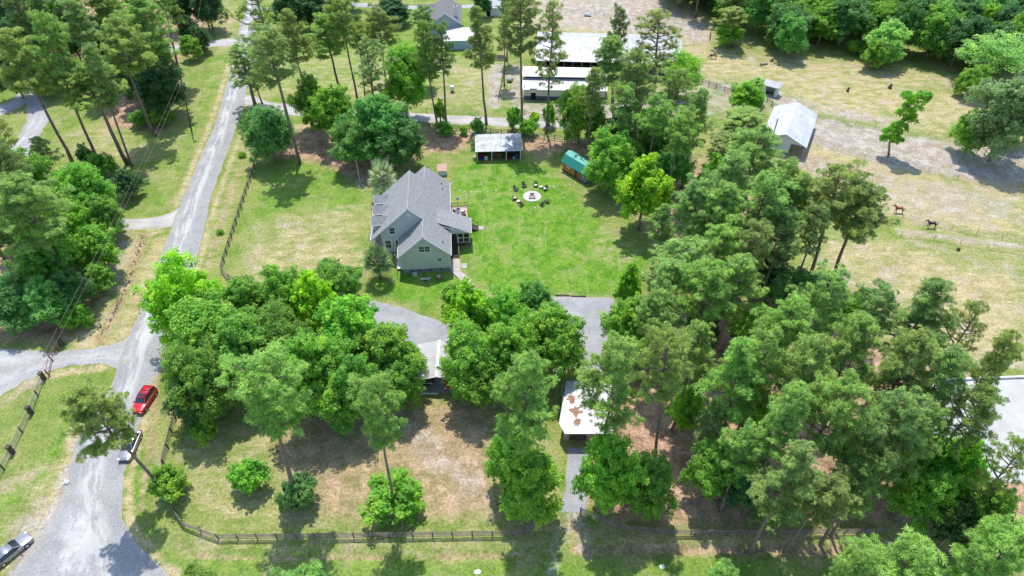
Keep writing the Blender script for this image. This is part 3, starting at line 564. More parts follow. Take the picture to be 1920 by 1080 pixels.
    # side entry post and recess beside the wing
    e=MB(); e.box(-9.5,-9.4,.9,1.0,0,3.75); e.box(-9.5,-8.42,.9,4.9,.3,.42); e.build('side_stoop',M['white_trim'],h)
    MB().box(-8.43,-8.401,1.4,2.4,.9,3.0).build('side_door',M['dark_void'],h)
    # dormers on the front slope
    for k,yc in enumerate((14.6,11.25,7.95)):
        d=MB(); zb=6.9; hw=1.15
        d.box(-13.35,-11.2,yc-hw+.12,yc+hw-.12,4.4,zb-.95)
        d.prism([(yc-hw+.12,zb-.97),(yc+hw-.12,zb-.97),(yc,zb-.1)],-13.35,-11.0)
        # the prism above runs along y; turn it so the gable faces the road
        n=len(d.v)-6
        for q in range(n,n+6): x,y,z=d.v[q]; d.v[q]=(y,x,z)
        do=d.build('dormer',M['sage_siding'],h)
        r=MB(); xi=-10.45
        for s in (-1,1): r.slab([(-13.6,yc,zb+.05),(xi,yc,zb+.05),(xi-1.1,yc+s*(hw+.15),zb-.98),(-13.6,yc+s*(hw+.15),zb-.98)],.1)
        r.build('dormer_roof',M['shingles'],do)
        q=MB(); q.box(-13.40,-13.36,yc-.5,yc+.5,4.9,5.9); q.build('dormer_window',M['glass'],do)
        q=MB()
        for s in (-1,1): q.bar((-13.6,yc+s*(hw+.17),zb-1.03),(-11.6,yc+s*(hw+.17),zb-1.03),.05,.14); q.bar((-13.63,yc,zb),(-13.63,yc+s*(hw+.15),zb-1.05),.05,.16)
        q.build('dormer_trim',M['white_trim'],do)
    # front porch towards the road
    p=MB().box(-13.8,-12.0,5.0,16.8,.55,.88); p.build('porch_floor',M['deck_wood'],h)
    for y in (5.1,7.9,10.8,13.7,16.6): MB().box(-13.75,-13.57,y,y+.18,.88,3.95).build('porch_column',M['white_trim'],h)
    for y0,y1 in ((5.2,7.9),(8,10.2),(11.6,13.7),(13.8,16.6)):
        r=MB(); r.bar((-13.66,y0,1.75),(-13.66,y1,1.75),.07,.05); r.bar((-13.66,y0,1.0),(-13.66,y1,1.0),.05,.05); [r.box(-13.68,-13.64,y0+.2*k,y0+.2*k+.04,1.0,1.75) for k in range(int((y1-y0)/.2))]; r.build('porch_railing',M['white_trim'],h)
    for y in (10.25,11.55): MB().bar((-13.8,y,1.7),(-15.2,y,.85),.07,.05).box(-15.25,-15.15,y-.05,y+.05,0,.9).build('step_railing',M['white_trim'],h)
    s=MB(); [s.box(-13.8-.3*(k+1),-13.8-.3*k,10.3,11.5,0,.72-.18*k) for k in range(4)]; s.build('front_steps',M['concrete'],h)
    # screened back porch
    b=MB().box(.1,3.7,6.5,10.6,.98,1.2); b.build('back_porch_floor',M['dark_deck'],h)
    f=MB()
    for x in (.15,1.45,2.55,3.62): f.box(x-.06,x+.06,6.46,6.58,1.2,3.6)
    for y in (8.5,10.5): f.box(3.58,3.70,y-.06,y+.06,1.2,3.6)
    for z in (1.25,2.25,3.35): f.box(1.45,3.62,6.47,6.55,z-.05,z+.05); f.box(3.6,3.68,6.55,10.5,z-.05,z+.05)
    f.box(.15,3.62,6.46,6.58,3.3,3.5); f.box(1.6,1.7,6.44,6.5,1.2,2.6)
    f.build('screen_frame',M['white_trim'],h)
    MB().box(1.5,3.6,6.51,6.53,1.25,3.35).box(3.63,3.65,6.6,10.4,1.25,3.35).build('screen',M['screen'],h)
    MB().prism([(-1.0,4.9),(3.7,3.52),(0.1,3.52)],6.35,6.42).build('porch_gable',M['sage_siding'],h)
    for x in (.2,3.6):
        for y in (6.6,10.4): MB().box(x-.08,x+.08,y-.08,y+.08,0,.98).build('porch_post',M['dark_deck'],h)
    st=MB(); [st.box(.12,1.55,6.5-.38*(k+1),6.5-.38*k,1.0-.14*k-.05,1.0-.14*k) for k in range(8)]; st.bar((.12,6.5,.9),(.12,3.4,.0),.05,.25); st.bar((1.55,6.5,.9),(1.55,3.4,.0),.05,.25); so_=st.build('back_steps',M['dark_deck'],h)
    hr=MB(); hr.bar((1.6,6.4,2.0),(1.6,3.4,1.0),.07,.06); hr.box(1.56,1.64,3.36,3.44,0,1.05); hr.box(1.56,1.64,5.0,5.08,.3,1.55); hr.build('handrail',M['weather_wood'],so_)
    # open deck beyond the porch
    d=MB(); d.box(.1,3.6,10.8,17.8,1.0,1.2); dk=d.build('deck',M['deck_wood'],h)
    r=MB()
    for z in (2.1,1.35): r.bar((3.58,12.9,z),(3.58,17.8,z),.06,.06); r.bar((.1,17.78,z),(3.58,17.78,z),.06,.06)
    for k in range(25): r.box(3.565,3.595,12.9+.2*k,12.93+.2*k,1.2,2.1)
    for k in range(17): r.box(.15+.2*k,.18+.2*k,17.765,17.795,1.2,2.1)
    for y in (12.9,15.3,17.75): r.box(3.53,3.63,y-.05,y+.05,0,2.2)
    r.build('deck_railing',M['dark_deck'],dk)
    s=MB(); [s.box(3.6+.28*k,3.6+.28*(k+1),11.2,12.6,1.0-.17*k-.06,1.0-.17*k) for k in range(6)]
    s.bar((3.6,11.2,.85),(5.3,11.2,0),.05,.25); s.bar((3.6,12.6,.85),(5.3,12.6,0),.05,.25); ss=s.build('deck_steps',M['dark_deck'],h)
    for y in (11.2,12.65):
        r=MB(); r.bar((3.6,y,2.05),(5.4,y,1.0),.06,.06); [r.box(3.7+.22*k,3.73+.22*k,y-.015,y+.015,.9-.13*k,2.0-.13*k) for k in range(8)]; r.box(5.35,5.45,y-.05,y+.05,0,1.05); r.build('stair_railing',M['dark_deck'],ss)
    return h
hs=house()
def HL(x,y,z=0): # house local to world
    a=R(4.6); return (-10.9+x*math.cos(a)-y*math.sin(a),89.3+x*math.sin(a)+y*math.cos(a),z)
# walk and slabs
w1=MB().slab([(.15,-.1,.05),(1.75,-.1,.05),(1.75,3.3,.05),(.15,3.3,.05)],.05).slab([(.15,-.18,.05),(1.75,-.18,.05),(2.95,-1.6,.05),(1.35,-2.1,.05)],.05).slab([(1.42,-2.2,.05),(3.02,-1.7,.05),(3.95,-3.0,.05),(2.4,-3.75,.05)],.05)
wk=w1.build('path',M['concrete']); wk.location=HL(0,0); wk.rotation_euler=(0,0,R(4.6)); wk['kind']='structure'
p=MB().box(5.5,6.5,11.6,12.7,0,.06).box(1.95,2.9,.6,1.9,0,.04); p=p.build('step_slab',M['concrete']); p.location=HL(0,0); p.rotation_euler=(0,0,R(4.6)); tag(p,'small pale landing slabs at the foot of the house stairs','slab')
def metal_shed(name,label,cat,loc,rz,W_,D,he,hr,ry,roofm,wallm,oh=.35,open_front=False,posts=0):
    e=empty(name,loc,rz,label,cat); z=lambda y:he+(hr-he)*(y/ry) if y<=ry else he+(hr-he)*(D-y)/(D-ry)
    r=MB(); r.slab([(-oh,-oh,z(-oh)),(W_+oh,-oh,z(-oh)),(W_+oh,ry,hr),(-oh,ry,hr)],.06); r.slab([(-oh,ry,hr),(W_+oh,ry,hr),(W_+oh,D+oh,z(D+oh)),(-oh,D+oh,z(D+oh))],.06); r.build('roof',M[roofm],e)
    return e,z
# open shed with clutter
e,_=metal_shed('open_shed','open fronted storage shed with a pale weathered metal roof, full of clutter','shed',(-7.6,125.8,0),R(2.5),9.5,7.0,2.55,3.55,5.2,'old_metal',None)
w_=MB().box(0,.06,0,6.9,0,2.5).box(9.44,9.5,0,6.9,0,2.5).box(.06,9.44,6.84,6.9,0,2.6); w_.build('wall',M['white_siding'],e)
for x in (.0,3.15,6.3,9.4): MB().box(x,x+.14,-.1,.04,0,2.5).build('post',M['white_trim'],e)
MB().box(0,9.5,-.1,-.02,2.42,2.56).build('header',M['white_trim'],e)
for k in range(8): MB().box(0,.4,0,.4,0,.02).build('roof_patch',M['brown_shingles'],e,loc=(tr.uniform(1,8),tr.uniform(.5,4.5),0)) if False else None
jr=random.Random(4)
def crate(name,label,cat,m,loc,s,rz,group=None):
    x,y,z=s; b=MB().box(-x/2,x/2,-y/2,y/2,0,z); o=b.build(name,m,None,bevel=.03); o.location=loc; o.rotation_euler=(0,0,rz); return tag(o,label,cat,group)
def shed_pt(x,y,z=0):
    a=R(2.5); return (-7.6+x*math.cos(a)-y*math.sin(a),125.8+x*math.sin(a)+y*math.cos(a),z)
junk=[('white_bin','white plastic bin at the front left of the open shed','bin',2,2.0,.5,(.7,.5,.8)),('blue_tub','blue tub at the left front corner of the open shed','tub',1,.9,.4,(.9,.6,.5)),('red_mower','red machine in the left bay of the open shed','mower',0,1.0,1.7,(.9,1.2,.9)),
 ('wood_pile','stack of brown boards leaning in the middle bay of the open shed','lumber',3,4.7,1.3,(1.6,.8,1.2)),('grey_cabinet','grey cabinet in the middle bay of the open shed','cabinet',5,3.8,2.2,(.8,.6,1.7)),('black_bin','black bin in the right bay of the open shed','bin',4,7.0,1.0,(.7,.7,.9)),('red_can','small red container in the right bay of the open shed','can',0,7.2,.3,(.35,.3,.5)),('blue_drum','dark blue drum at the right end of the open shed','drum',1,8.6,.9,(.6,.6,.95)),('white_bucket','white bucket beside the black bin in the open shed','bucket',2,8.0,.6,(.35,.35,.45)),('brown_shelf','brown shelf at the back right of the open shed','shelf',3,8.0,3.0,(1.6,.5,1.6))]
for nm,lb,ct,mi,x,y,s in junk: crate(nm,lb,ct,JUNK[mi],shed_pt(x,y),s,jr.uniform(-.4,.4))
MB().box(-.35,-.2,.3,1.5,0,1.1)
tag(crate('stump_block','pale wooden block beside the left end of the open shed','block',M['weather_wood'],shed_pt(-.6,.6),(.6,.9,.8),.2))
# green roofed cabin
cb=empty('garden_cabin',(10.75,122.2,0),math.atan2(-.77,.64),'orange wood cabin with a green gambrel metal roof and a small porch','cabin')
W_=7.1; D=3.7
b=MB(); pr=[(0,.35),(D,.35),(D,2.5),(D-.9,3.5),(D/2,3.95),(.9,3.5),(0,2.5)]
b.prism([(y,z) for y,z in pr],0,4.9)
for q in range(len(b.v)): x,y,z=b.v[q]; b.v[q]=(y,x,z)
b.build('wall',M['cedar_siding'],cb)
r=MB(); r.slab([(-.3,-.3,2.2),(W_+.3,-.3,2.2),(W_+.3,.85,3.52),(-.3,.85,3.52)],.06); r.slab([(-.3,D+.3,2.2),(-.3,D-.85,3.52),(W_+.3,D-.85,3.52),(W_+.3,D+.3,2.2)],.06); ro=r.build('lower_roof',M['dark_green_metal'],cb)
r=MB(); r.slab([(-.3,.85,3.55),(W_+.3,.85,3.55),(W_+.3,D/2,4.02),(-.3,D/2,4.02)],.06); r.slab([(-.3,D/2,4.02),(W_+.3,D/2,4.02),(W_+.3,D-.85,3.55),(-.3,D-.85,3.55)],.06); r.build('upper_roof',M['green_metal'],cb)
windows(cb,1.5,0,1.5,.6,.7,panes=1)
MB().box(3.7,4.5,-.03,-.002,.4,2.2).build('door',M['pillar_wood'],cb)
MB().box(4.9,W_,0,D,.2,.35).build('porch_floor',M['deck_wood'],cb)
for x in (5.1,6.0,6.95): MB().box(x-.05,x+.05,.02,.12,.35,2.35).build('porch_post',M['cedar_siding'],cb)
rr=MB(); [rr.bar((5.1,.07,z),(6.95,.07,z),.05,.05) for z in (.7,1.0,1.3)]; [rr.bar((6.95,.07,z),(6.95,D-.1,z),.05,.05) for z in (.7,1.3)]; rr.build('porch_railing',M['white_trim'],cb)
MB().box(-.1,W_,-.02,.3,.0,.3).build('skid',M['pillar_wood'],cb)
# dog house
dh=empty('dog_house',(-15.6,119.9,0),R(3),'small cream shed box with a pinkish sloping roof behind the house','dog house')
MB().box(0,1.7,0,1.5,.1,1.35).build('wall',M['cream_siding'],dh); MB().slab([(-.15,-.2,1.3),(1.85,-.2,1.3),(1.85,1.7,1.9),(-.15,1.7,1.9)],.08).build('roof',M['pink_roof'],dh)
MB().box(.1,1.6,-.02,0,.15,.3).build('plinth',M['white_trim'],dh); MB().box(.0,1.7,.1,.2,0,.1).build('skid',M['pillar_wood'],dh)
# long covered arena barn
bb=empty('arena_barn',(6.6,168.2,0),R(-3.6),'long barn with a streaked white metal roof and an open post lined front','barn')
L_,D=37.2,17.5; zz=lambda y:4.5+2.3*(1-abs(y-D/2)/(D/2))
r=MB(); r.slab([(-.6,-.8,4.3),(L_+.6,-.8,4.3),(L_+.6,D/2,6.8),(-.6,D/2,6.8)],.1); r.slab([(-.6,D/2,6.8),(L_+.6,D/2,6.8),(L_+.6,D+.8,4.3),(-.6,D+.8,4.3)],.1); r.build('roof',M['white_metal'],bb)
for k in range(17): MB().box(L_*k/16-.09,L_*k/16+.09,0,.18,0,4.5).build('post',M['weather_wood'],bb)
MB().box(0,L_,D-.2,D,0,4.4).box(0,.1,0,D,0,4.4).build('wall',M['slate_paint'],bb); MB().box(18,L_,.2,.3,0,1.4).build('kick_board',M['slate_paint'],bb); MB().box(.2,L_-.2,7,7.1,0,4.6).build('interior_shade',M['dark_void'],bb)  # last piece: near-black sheet, the shade inside the open barn put into colour
# stable with a raised centre roof
bs=empty('stable',(3.0,154.4,0),R(-2.5),'stable with two tiered white metal roofs, dark clerestory band and cream wall','stable')
L_=20.; 
r=MB(); r.slab([(-.5,-.6,2.95),(L_+.5,-.6,2.95),(L_+.5,3.6,4.1),(-.5,3.6,4.1)],.08); r.slab([(-.5,10.8,2.95),(-.5,6.8,4.1),(L_+.5,6.8,4.1),(L_+.5,10.8,2.95)],.08); r.build('lower_roof',M['white_metal'],bs)
r=MB(); r.slab([(-.5,3.0,4.75),(L_+.5,3.0,4.75),(L_+.5,6.0,5.9),(-.5,6.0,5.9)],.08); r.slab([(-.5,6.0,5.9),(L_+.5,6.0,5.9),(L_+.5,8.2,4.9),(-.5,8.2,4.9)],.08); r.build('upper_roof',M['white_metal'],bs)
MB().box(0,L_,3.4,7.4,4.0,4.85).build('clerestory',M['slate_paint'],bs)
MB().box(0,L_,0,.15,1.0,3.05).box(0,.15,.15,10,0,3.9).box(L_-.15,L_,.15,10,0,3.9).box(.15,L_-.15,9.9,10,0,3.0).build('wall',M['cream_siding'],bs)
MB().box(0,L_,-.03,.12,0,1.0).build('base_board',M['slate_paint'],bs)
MB().box(1.7,2.9,-.05,-.031,0,1.9).build('doorway',M['dark_void'],bs); MB().box(1.5,3.1,-.07,-.002,1.9,2.9).build('door_header',M['white_trim'],bs); MB().box(1.4,3.2,-.6,-.05,2.98,3.08).build('door_hood',M['slate_paint'],bs)
MB().box(10.5,10.56,-.1,0,0,3).box(13,13.8,-.05,-.031,1.0,2.3).build('stall_window',M['dark_void'],bs)
# small white barn in the sandy pasture
sb=empty('small_barn',(59.4,128.9,0),R(-26.6),'white gabled metal barn with an open lean-to bay on its right side','barn')
r=MB(); hw=4.9; Lb=16
r.slab([(-hw,-.5,2.9),(0,-.5,5),(0,Lb,5),(-hw,Lb,2.9)],.08); r.slab([(0,-.5,5),(hw,-.5,2.9),(hw,Lb,2.9),(0,Lb,5)],.08); r.build('roof',M['bright_metal'],sb)
w_=MB(); w_.prism([(-2.6,.5),(1.5,.5),(1.5,4.2),(0,4.85),(-2.6,3.75)],0,.12); w_.box(-2.6,-2.5,.1,15.5,0,3.7); w_.box(1.4,1.5,.1,15.5,0,4.2); w_.box(-2.6,1.5,15.4,15.5,0,3.7); w_.build('wall',M['white_siding'],sb)
MB().box(-2.62,1.52,-.03,.12,0,.5).build('base_board',M['slate_paint'],sb)
MB().prism([(-4.7,2.85),(-2.6,2.85),(-2.6,3.75)],0,.1).prism([(1.5,2.85),(4.7,2.85),(1.5,4.2)],0,.1).build('gable_infill',M['white_siding'],sb)
for x in (-4.5,4.5):
    for y in (.1,5.2,10.3,15.4): MB().box(x-.1,x+.1,y-.1,y+.1,0,2.95).build('post',M['weather_wood'],sb)
MB().tube([(-2.5,-.8,0),(-2.5,-.8,8.2)],.11,8).build('utility_post',M['pillar_wood'],None).location=(0,0,0)
up=bpy.data.objects['utility_post']; a=R(-26.6); up.location=(59.4,128.9,0); up.rotation_euler=(0,0,a); tag(up,'short dark utility post at the left front corner of the small white barn','post')
# run in shed
ri=empty('run_in_shed',(63.3,157.6,0),R(-35),'small white run-in shelter with a flat white roof and a dark open front','shelter')
MB().slab([(-.5,-.5,2.55),(3.9,-.5,2.55),(3.9,2.4,2.9),(-.5,2.4,2.9)],.12).build('roof',M['white_metal'],ri)
MB().box(0,.7,0,.1,0,2.5).box(2.9,3.5,0,.1,0,2.5).box(.7,2.9,0,.1,2.1,2.5).box(0,.1,.1,2.2,0,2.6).box(3.4,3.5,.1,2.2,0,2.6).box(.1,3.4,2.1,2.2,0,2.6).build('wall',M['white_siding'],ri)
# carport
cpt=empty('carport',(-14.3,62.2,0),R(1),'open carport with a ribbed pale metal gable roof over two parked cars','carport')
r=MB(); r.slab([(0,0,2.5),(3.35,0,3.35),(3.35,7.2,3.35),(0,7.2,2.5)],.06); r.slab([(3.35,0,3.35),(6.7,0,2.5),(6.7,7.2,2.5),(3.35,7.2,3.35)],.06); r.build('roof',M['carport_metal'],cpt)
MB().bar((3.35,0,3.38),(3.35,7.2,3.38),.35,.05).build('ridge_cap',M['white_trim'],cpt)
for x in (.1,6.6):
    for y in (.1,2.4,4.8,7.1): MB().box(x-.04,x+.04,y-.04,y+.04,0,2.5).build('post',M['white_trim'],cpt)
MB().bar((0,0,2.45),(3.35,0,3.3),.05,.1).bar((3.35,0,3.3),(6.7,0,2.45),.05,.1).build('rafter',M['white_trim'],cpt)
o=MB().box(0,2.5,0,.16,0,.15).build('parking_kerb',M['white_trim']); o.location=(-13.4,61.75,0); tag(o,'white parking timber at the edge of the asphalt before the carport','timber')
for k,(x,y) in enumerate(((1041,555),(1071,556.5))):
    g=G(x,y); o=MB().box(0,2.5,0,.18,0,.18).build('landscape_timber',M['pillar_wood']); o.location=g; o.rotation_euler=(0,0,R(-2)); tag(o,['left dark timber along the upper edge of the parking area','right dark timber along the upper edge of the parking area'][k],'timber','parking edge timbers')
# white roofed outbuilding under the pines
ob=empty('outbuilding',(6.9,53.2,0),R(0),'white flat metal roofed outbuilding under pines by the lower drive','outbuilding')
r=MB(); r.slab([(-.5,1.2,2.95),(.2,-.5,2.95),(6.6,-.5,2.95),(7.4,8.2,3.5),(.9,8.2,3.5)],.1); r.build('roof',M['white_metal'],ob)
w_=MB().box(.3,6.1,.6,.7,0,2.9).box(.3,.4,.7,7.6,0,2.9).box(6.0,6.1,.7,7.6,0,2.9).box(.4,6.0,7.5,7.6,0,3.3); w_.build('wall',M['weather_wood'],ob)
MB().box(1.0,3.4,.57,.598,0,2.2).build('garage_door',M['pillar_wood'],ob); lt=random.Random(2)
for cx,cy,rr in ((1.9,3.0,1.0),(2.0,1.3,.65),(3.9,1.5,.3),(1.4,5.2,.9),(4.5,4.5,.6)):
    zr_=lambda y:2.95+.55*(y+.5)/8.7+.012; ps=[]; n=34
    for k in range(n): a_=k*6.283/n; q=rr*lt.uniform(.45,1.15); ps.append((cx+q*math.cos(a_)*.9,cy+q*math.sin(a_),zr_(cy+q*math.sin(a_))))
    MB().slab(ps,.01).build('needle_litter',M['needle_litter'],ob)
# blue neighbour house
nh=empty('neighbour_house',(-19.0,190.5,0),R(3),'pale blue house with a grey shingle roof and white chimney at the top edge','house')
r=MB(); r.slab([(-4.7,-.4,4.9),(0,-.4,8.0),(0,14,8.0),(-4.7,14,4.9)],.15); r.slab([(0,-.4,8),(4.7,-.4,4.9),(4.7,14,4.9),(0,14,8)],.15); ro=r.build('roof',M['brown_shingles'],nh)
r=MB(); r.slab([(-.6,-.8,3.6),(4.7,-.8,3.6),(4.7,-.1,4.7),(-.6,-.1,4.7)],.12); r.slab([(-.6,-6.6,2.7),(9,-6.6,2.7),(9,-.8,4.2),(-.6,-.8,4.2)],.12); r.build('rear_roof',M['white_metal'],nh)
r=MB(); r.slab([(-8.5,9.5,5.2),(-3,9.5,5.2),(-3,12,6.3),(-8.5,12,6.3)],.12); r.slab([(-8.5,5.5,5.2),(-2.5,5.5,5.2),(-2.5,8,6.3),(-8.5,8,6.3)],.12); r.build('dormer_roof',M['brown_shingles'],nh)
w_=MB(); w_.prism([(-4.3,0),(4.3,0),(4.3,5.0),(0,7.75),(-4.3,5.0)],0,13.6); w_.box(-8.2,-4.3,6,12.4,0,5.2); w_.box(-.3,8.7,-6.2,-.02,0,2.75); w_.build('wall',M['blue_siding'],nh)
MB().box(2.6,3.6,2.6,3.5,4,8.9).build('chimney',M['white_trim'],ro); MB().box(2.75,3.45,2.75,3.35,8.9,9.0).build('chimney_flue',M['dark_void'],ro)
windows(nh,-.5,-0.02,5.9,.6,.5,panes=1); MB().box(1.0,2.2,-6.24,-6.201,.6,2.2).build('window',M['glass'],nh)
r=MB(); [r.bar((-4.3+0*k,-.42,4.95),(0,-.42,7.95),.05,.2) for k in (0,)]; r.bar((0,-.42,7.95),(4.7,-.42,4.85),.05,.2); r.build('trim',M['white_trim'],nh)
g=G(905,30); ws=empty('white_shed',(g[0],g[1],0),R(-2),'small white shed with a flat pale roof at the top edge','shed')
MB().box(0,6.0,0,5,0,2.6).build('wall',M['white_siding'],ws); MB().slab([(-.3,-.5,2.6),(6.3,-.5,2.6),(6.3,5.4,3.2),(-.3,5.4,3.2)],.1).build('roof',M['white_metal'],ws); MB().box(1.2,2.4,-.03,-.002,0,2.2).build('doorway',M['dark_void'],ws)
g=G(765,12); vn=MB(); 
# ------------------------------------------------------------ fences
def fence(label,pts,post_sp=2.44,ph=1.35,pw=.14,rails=(.35,.7,1.02,1.3),rh=.12,rm='rail_wood',pm='fence_wood',name='rail_fence',cat='fence',closed=False,group=None,rw=.05):
    P=[Vector((*G(*p)[:2],0)) if len(p)==2 else Vector((p[0],p[1],0)) for p in pts]; e=empty(name,P[0],0,label,cat,group); o0=P[0]; pm_=None; n=0
    for a,b in zip(P[:-1],P[1:]):
        L=(b-a).length; k=max(1,round(L/post_sp))
        for i in range(k+(1 if b is P[-1] else 0)):
            q=a.lerp(b,i/k)-o0
            if pm_ is None: pm_=MB().box(-pw/2,pw/2,-pw/2,pw/2,0,ph).build('post',M[pm],e); pm_.location=q
            elif n<98: c=pm_.copy(); col.objects.link(c); c.parent=e; c.location=q; c.rotation_euler=(tr.uniform(-.04,.04),tr.uniform(-.04,.04),tr.uniform(-.1,.1))
            n+=1
    for z in rails:
        r=MB()
        for a,b in zip(P[:-1],P[1:]):
            L=(b-a).length; k=max(1,round(L/post_sp)); nrm=Vector((-(b-a).y,(b-a).x,0)).normalized()*(pw/2+rw/2)
            for i in range(k): j0,j1=tr.uniform(-.03,.03),tr.uniform(-.03,.03); r.bar(a.lerp(b,i/k)-o0+Vector((0,0,z+j0))-nrm,a.lerp(b,(i+1)/k)-o0+Vector((0,0,z+j1))-nrm,rw,rh)
        r.build('rail',M[rm],e)
    return e
fence('long four rail wooden fence along the bottom of the yard, left of the gate drive',[(337,763),(324,812),(309,872),(314,935),(346,986),(410,1011),(520,1010),(700,1008),(960,1004),(982,1001),(1006,976)])
fence('four rail wooden fence along the shaded lower right of the yard',[(1088,962),(1124,976),(1158,993),(1260,1002),(1400,1003),(1655,1000)])
fence('wooden fence running beside the road along the left lawn',[(482,305),(466,352),(444,420),(421,492),(417,510),(430,524),(441,530)],rh=.11)
fence('wooden fence behind the open shed along the farm lane',[(786,238),(880,246),(960,254),(1040,262),(1108,270)],rails=(.4,.8,1.2))
fence('dark three rail fence near the run-in shed',[(1303,152),(1342,166),(1373,178)],rm='fence_wood',rails=(.4,.8,1.2))
fence('short dark rail fence by the run-in shed corner of the small barn',[(1437,192),(1456,206)],rm='fence_wood',rails=(.4,.8,1.2))
fence('wooden fence beside the sandy strip left of the barns',[(948,115),(941,160),(935,188)],rails=(.5,1.1))
fence('low wooden fence pieces in front of the stable yard',[(983,215),(1000,222),(1018,224),(1050,227)],rails=(.5,1.1))
fence('weathered board fence right of the blue neighbour house',[(900,109),(925,111),(947,113)],post_sp=2.4,ph=1.5,rails=(.2,.4,.6,.8,1.0,1.2,1.4),rh=.19,rm='weather_wood',pm='weather_wood')
fence('dark rail fence closing off the horse paddock at the far left corner',[(1330,75),(1332,62),(1345,58)],rails=(.5,1.1),rm='wire')
wf=dict(post_sp=4.8,ph=1.2,pw=.07,rails=(.4,.8,1.2),rh=.03,rw=.03,rm='wire',pm='weather_wood',name='wire_fence')
fence('wire fence crossing the sandy pasture from the small barn, upper one',[(1532,222),(1640,241),(1740,255),(1800,266),(1925,285)],**wf)
fence('wire fence crossing the sandy pasture below the small barn, lower one',[(1522,265),(1620,298),(1740,322),(1850,350),(1925,372)],**wf)
fence('wire fence above the pale track behind the dark horse',[(1690,412),(1784,430),(1925,458)],**wf)
fence('wire fence just below the pale track in the dry field',[(1688,444),(1750,450),(1850,466),(1925,478)],**wf)
fence('wire fence at the far side of the white arena',[(1825,660),(1860,664),(1925,666)],**wf)
fence('wire fence curving through the bare ground above the long barn',[(1040,22),(1100,26),(1200,38),(1330,50)],**wf)
fence('wire fence from the long barn end to the far wood corner',[(1275,84),(1300,86),(1332,76)],**wf)
fence('wire fence below the blue house along the farm lane',[(800,210),(870,214),(925,219)],**wf)
o=empty('arena_rail',(*G(1700,716)[:2],0),0,'white painted rail along the top edge of the sand arena','rail'); gp=[Vector(G(*p)) for p in ((1700,716),(1790,713),(1850,711),(1925,708),(1990,706))]
r=MB(); [r.bar(a-gp[0]+Vector((0,0,.25)),b-gp[0]+Vector((0,0,.25)),.22,.35) for a,b in zip(gp[:-1],gp[1:])]; r.build('board',M['white_trim'],o)
for q in gp: MB().box(-.08,.08,-.08,.08,0,.5).build('post',M['white_trim'],o,loc=q-gp[0])
# black field gate
g0=Vector(G(442,531)); g1=Vector(G(466,527)); gt=empty('field_gate',g0,0,'black wooden gate with a diagonal brace at the corner of the left lawn','gate'); d=g1-g0
for q in (Vector((0,0,0)),d): MB().box(-.09,.09,-.09,.09,0,1.5).build('post',M['black_plastic'],gt,loc=q)
r=MB(); [r.bar(Vector((0,0,z)),d+Vector((0,0,z)),.05,.13) for z in (.35,.75,1.2)]; r.bar(Vector((0,0,.3)),d*.5+Vector((0,0,1.2)),.05,.1); r.bar(d*.5+Vector((0,0,1.2)),d+Vector((0,0,.3)),.05,.1); r.build('gate_bars',M['fence_wood'],gt)
# left ranch fence with thick pillars and the red entrance posts
pil=[(84,712),(60,776),(25,850),(-8,915)]
P=[Vector(G(*p)) for p in pil]; rf_=empty('ranch_fence',P[0],0,'wooden mesh fence with thick dark square pillars left of the road','fence')
for q in P: MB().box(-.24,.24,-.24,.24,0,1.55).box(-.3,.3,-.3,.3,1.55,1.65).build('pillar',M['pillar_wood'],rf_,loc=q-P[0])
for a,b in zip(P[:-1],P[1:]): MB().box(-.07,.07,-.07,.07,0,1.4).build('post',M['pillar_wood'],rf_,loc=(a+b)/2-P[0])
for z,m_ in ((1.3,'weather_wood'),(.7,'wire'),(1.0,'wire'),(.25,'weather_wood')):
    r=MB(); [r.bar(a-P[0]+Vector((0,0,z)),b-P[0]+Vector((0,0,z)),.06,.12 if 'wood' in m_ else .03) for a,b in zip(P[:-1],P[1:])]; r.build('rail',M[m_],rf_)
ent=[(94,706),(100,678),(110,658),(117,648)]; P=[Vector(G(*p)) for p in ent]; en=empty('entrance_fence',P[0],0,'red brown pipe fence and dark post crossing the mouth of the side road','fence')
for q in P[:3]: MB().bar((0,0,0),(-.15,0,1.5),.14).build('post',M['rust_pipe'],en,loc=q-P[0])
MB().box(-.28,.28,-.28,.28,0,1.7).build('pillar',M['pillar_wood'],en,loc=P[3]-P[0])
for z in (.5,1.35): r=MB(); [r.bar(a-P[0]+Vector((-.1,0,z)),b-P[0]+Vector((-.1,0,z)),.07) for a,b in zip(P[:-1],P[1:])]; r.build('rail',M['rust_pipe'],en)
q=G(131,618); o=empty('entrance_post',q,0,'tall leaning rust red pole at the side road entrance','post'); MB().bar((0,0,0),(-.35,0,3.6),.26).build('pole',M['rust_pipe'],o); MB().bar((-.35,0,3.5),(.4,.3,3.2),.07).build('arm',M['rust_pipe'],o)
# ------------------------------------------------------------ utility poles and wires
def upole(label,bx,by,tx,ty):
    b=G(bx,by); t=onY(tx,ty,b[1]); e=empty('utility_pole',b,0,label,'utility pole'); q=Vector(t)-Vector(b)
    MB().tube([(0,0,0),q],[.17,.12],9).build('pole',M['pillar_wood'],e,smooth=True)
    MB().bar(q+Vector((-.1,-.9,-.4)),q+Vector((.1,.9,-.4)),.1).build('crossarm',M['weather_wood'],e); MB().tube([q+Vector((.3,0,-1.6)),q+Vector((.3,0,-.8))],.2,10).build('transformer',M['wire'],e)
    for s in (-.8,0,.8): MB().cyl(*(q+Vector((0,s,0)))[:2],q.z-.35,q.z-.15,.05,6).build('insulator',M['lamp'],e)
    return Vector(t)
p1=upole('near utility pole left of the road, at its foot the bright shrub',359,245,339,147); p2=upole('far utility pole at the top edge left of the road',393,57,378,-18)
d=(p1-p2); d.z=0
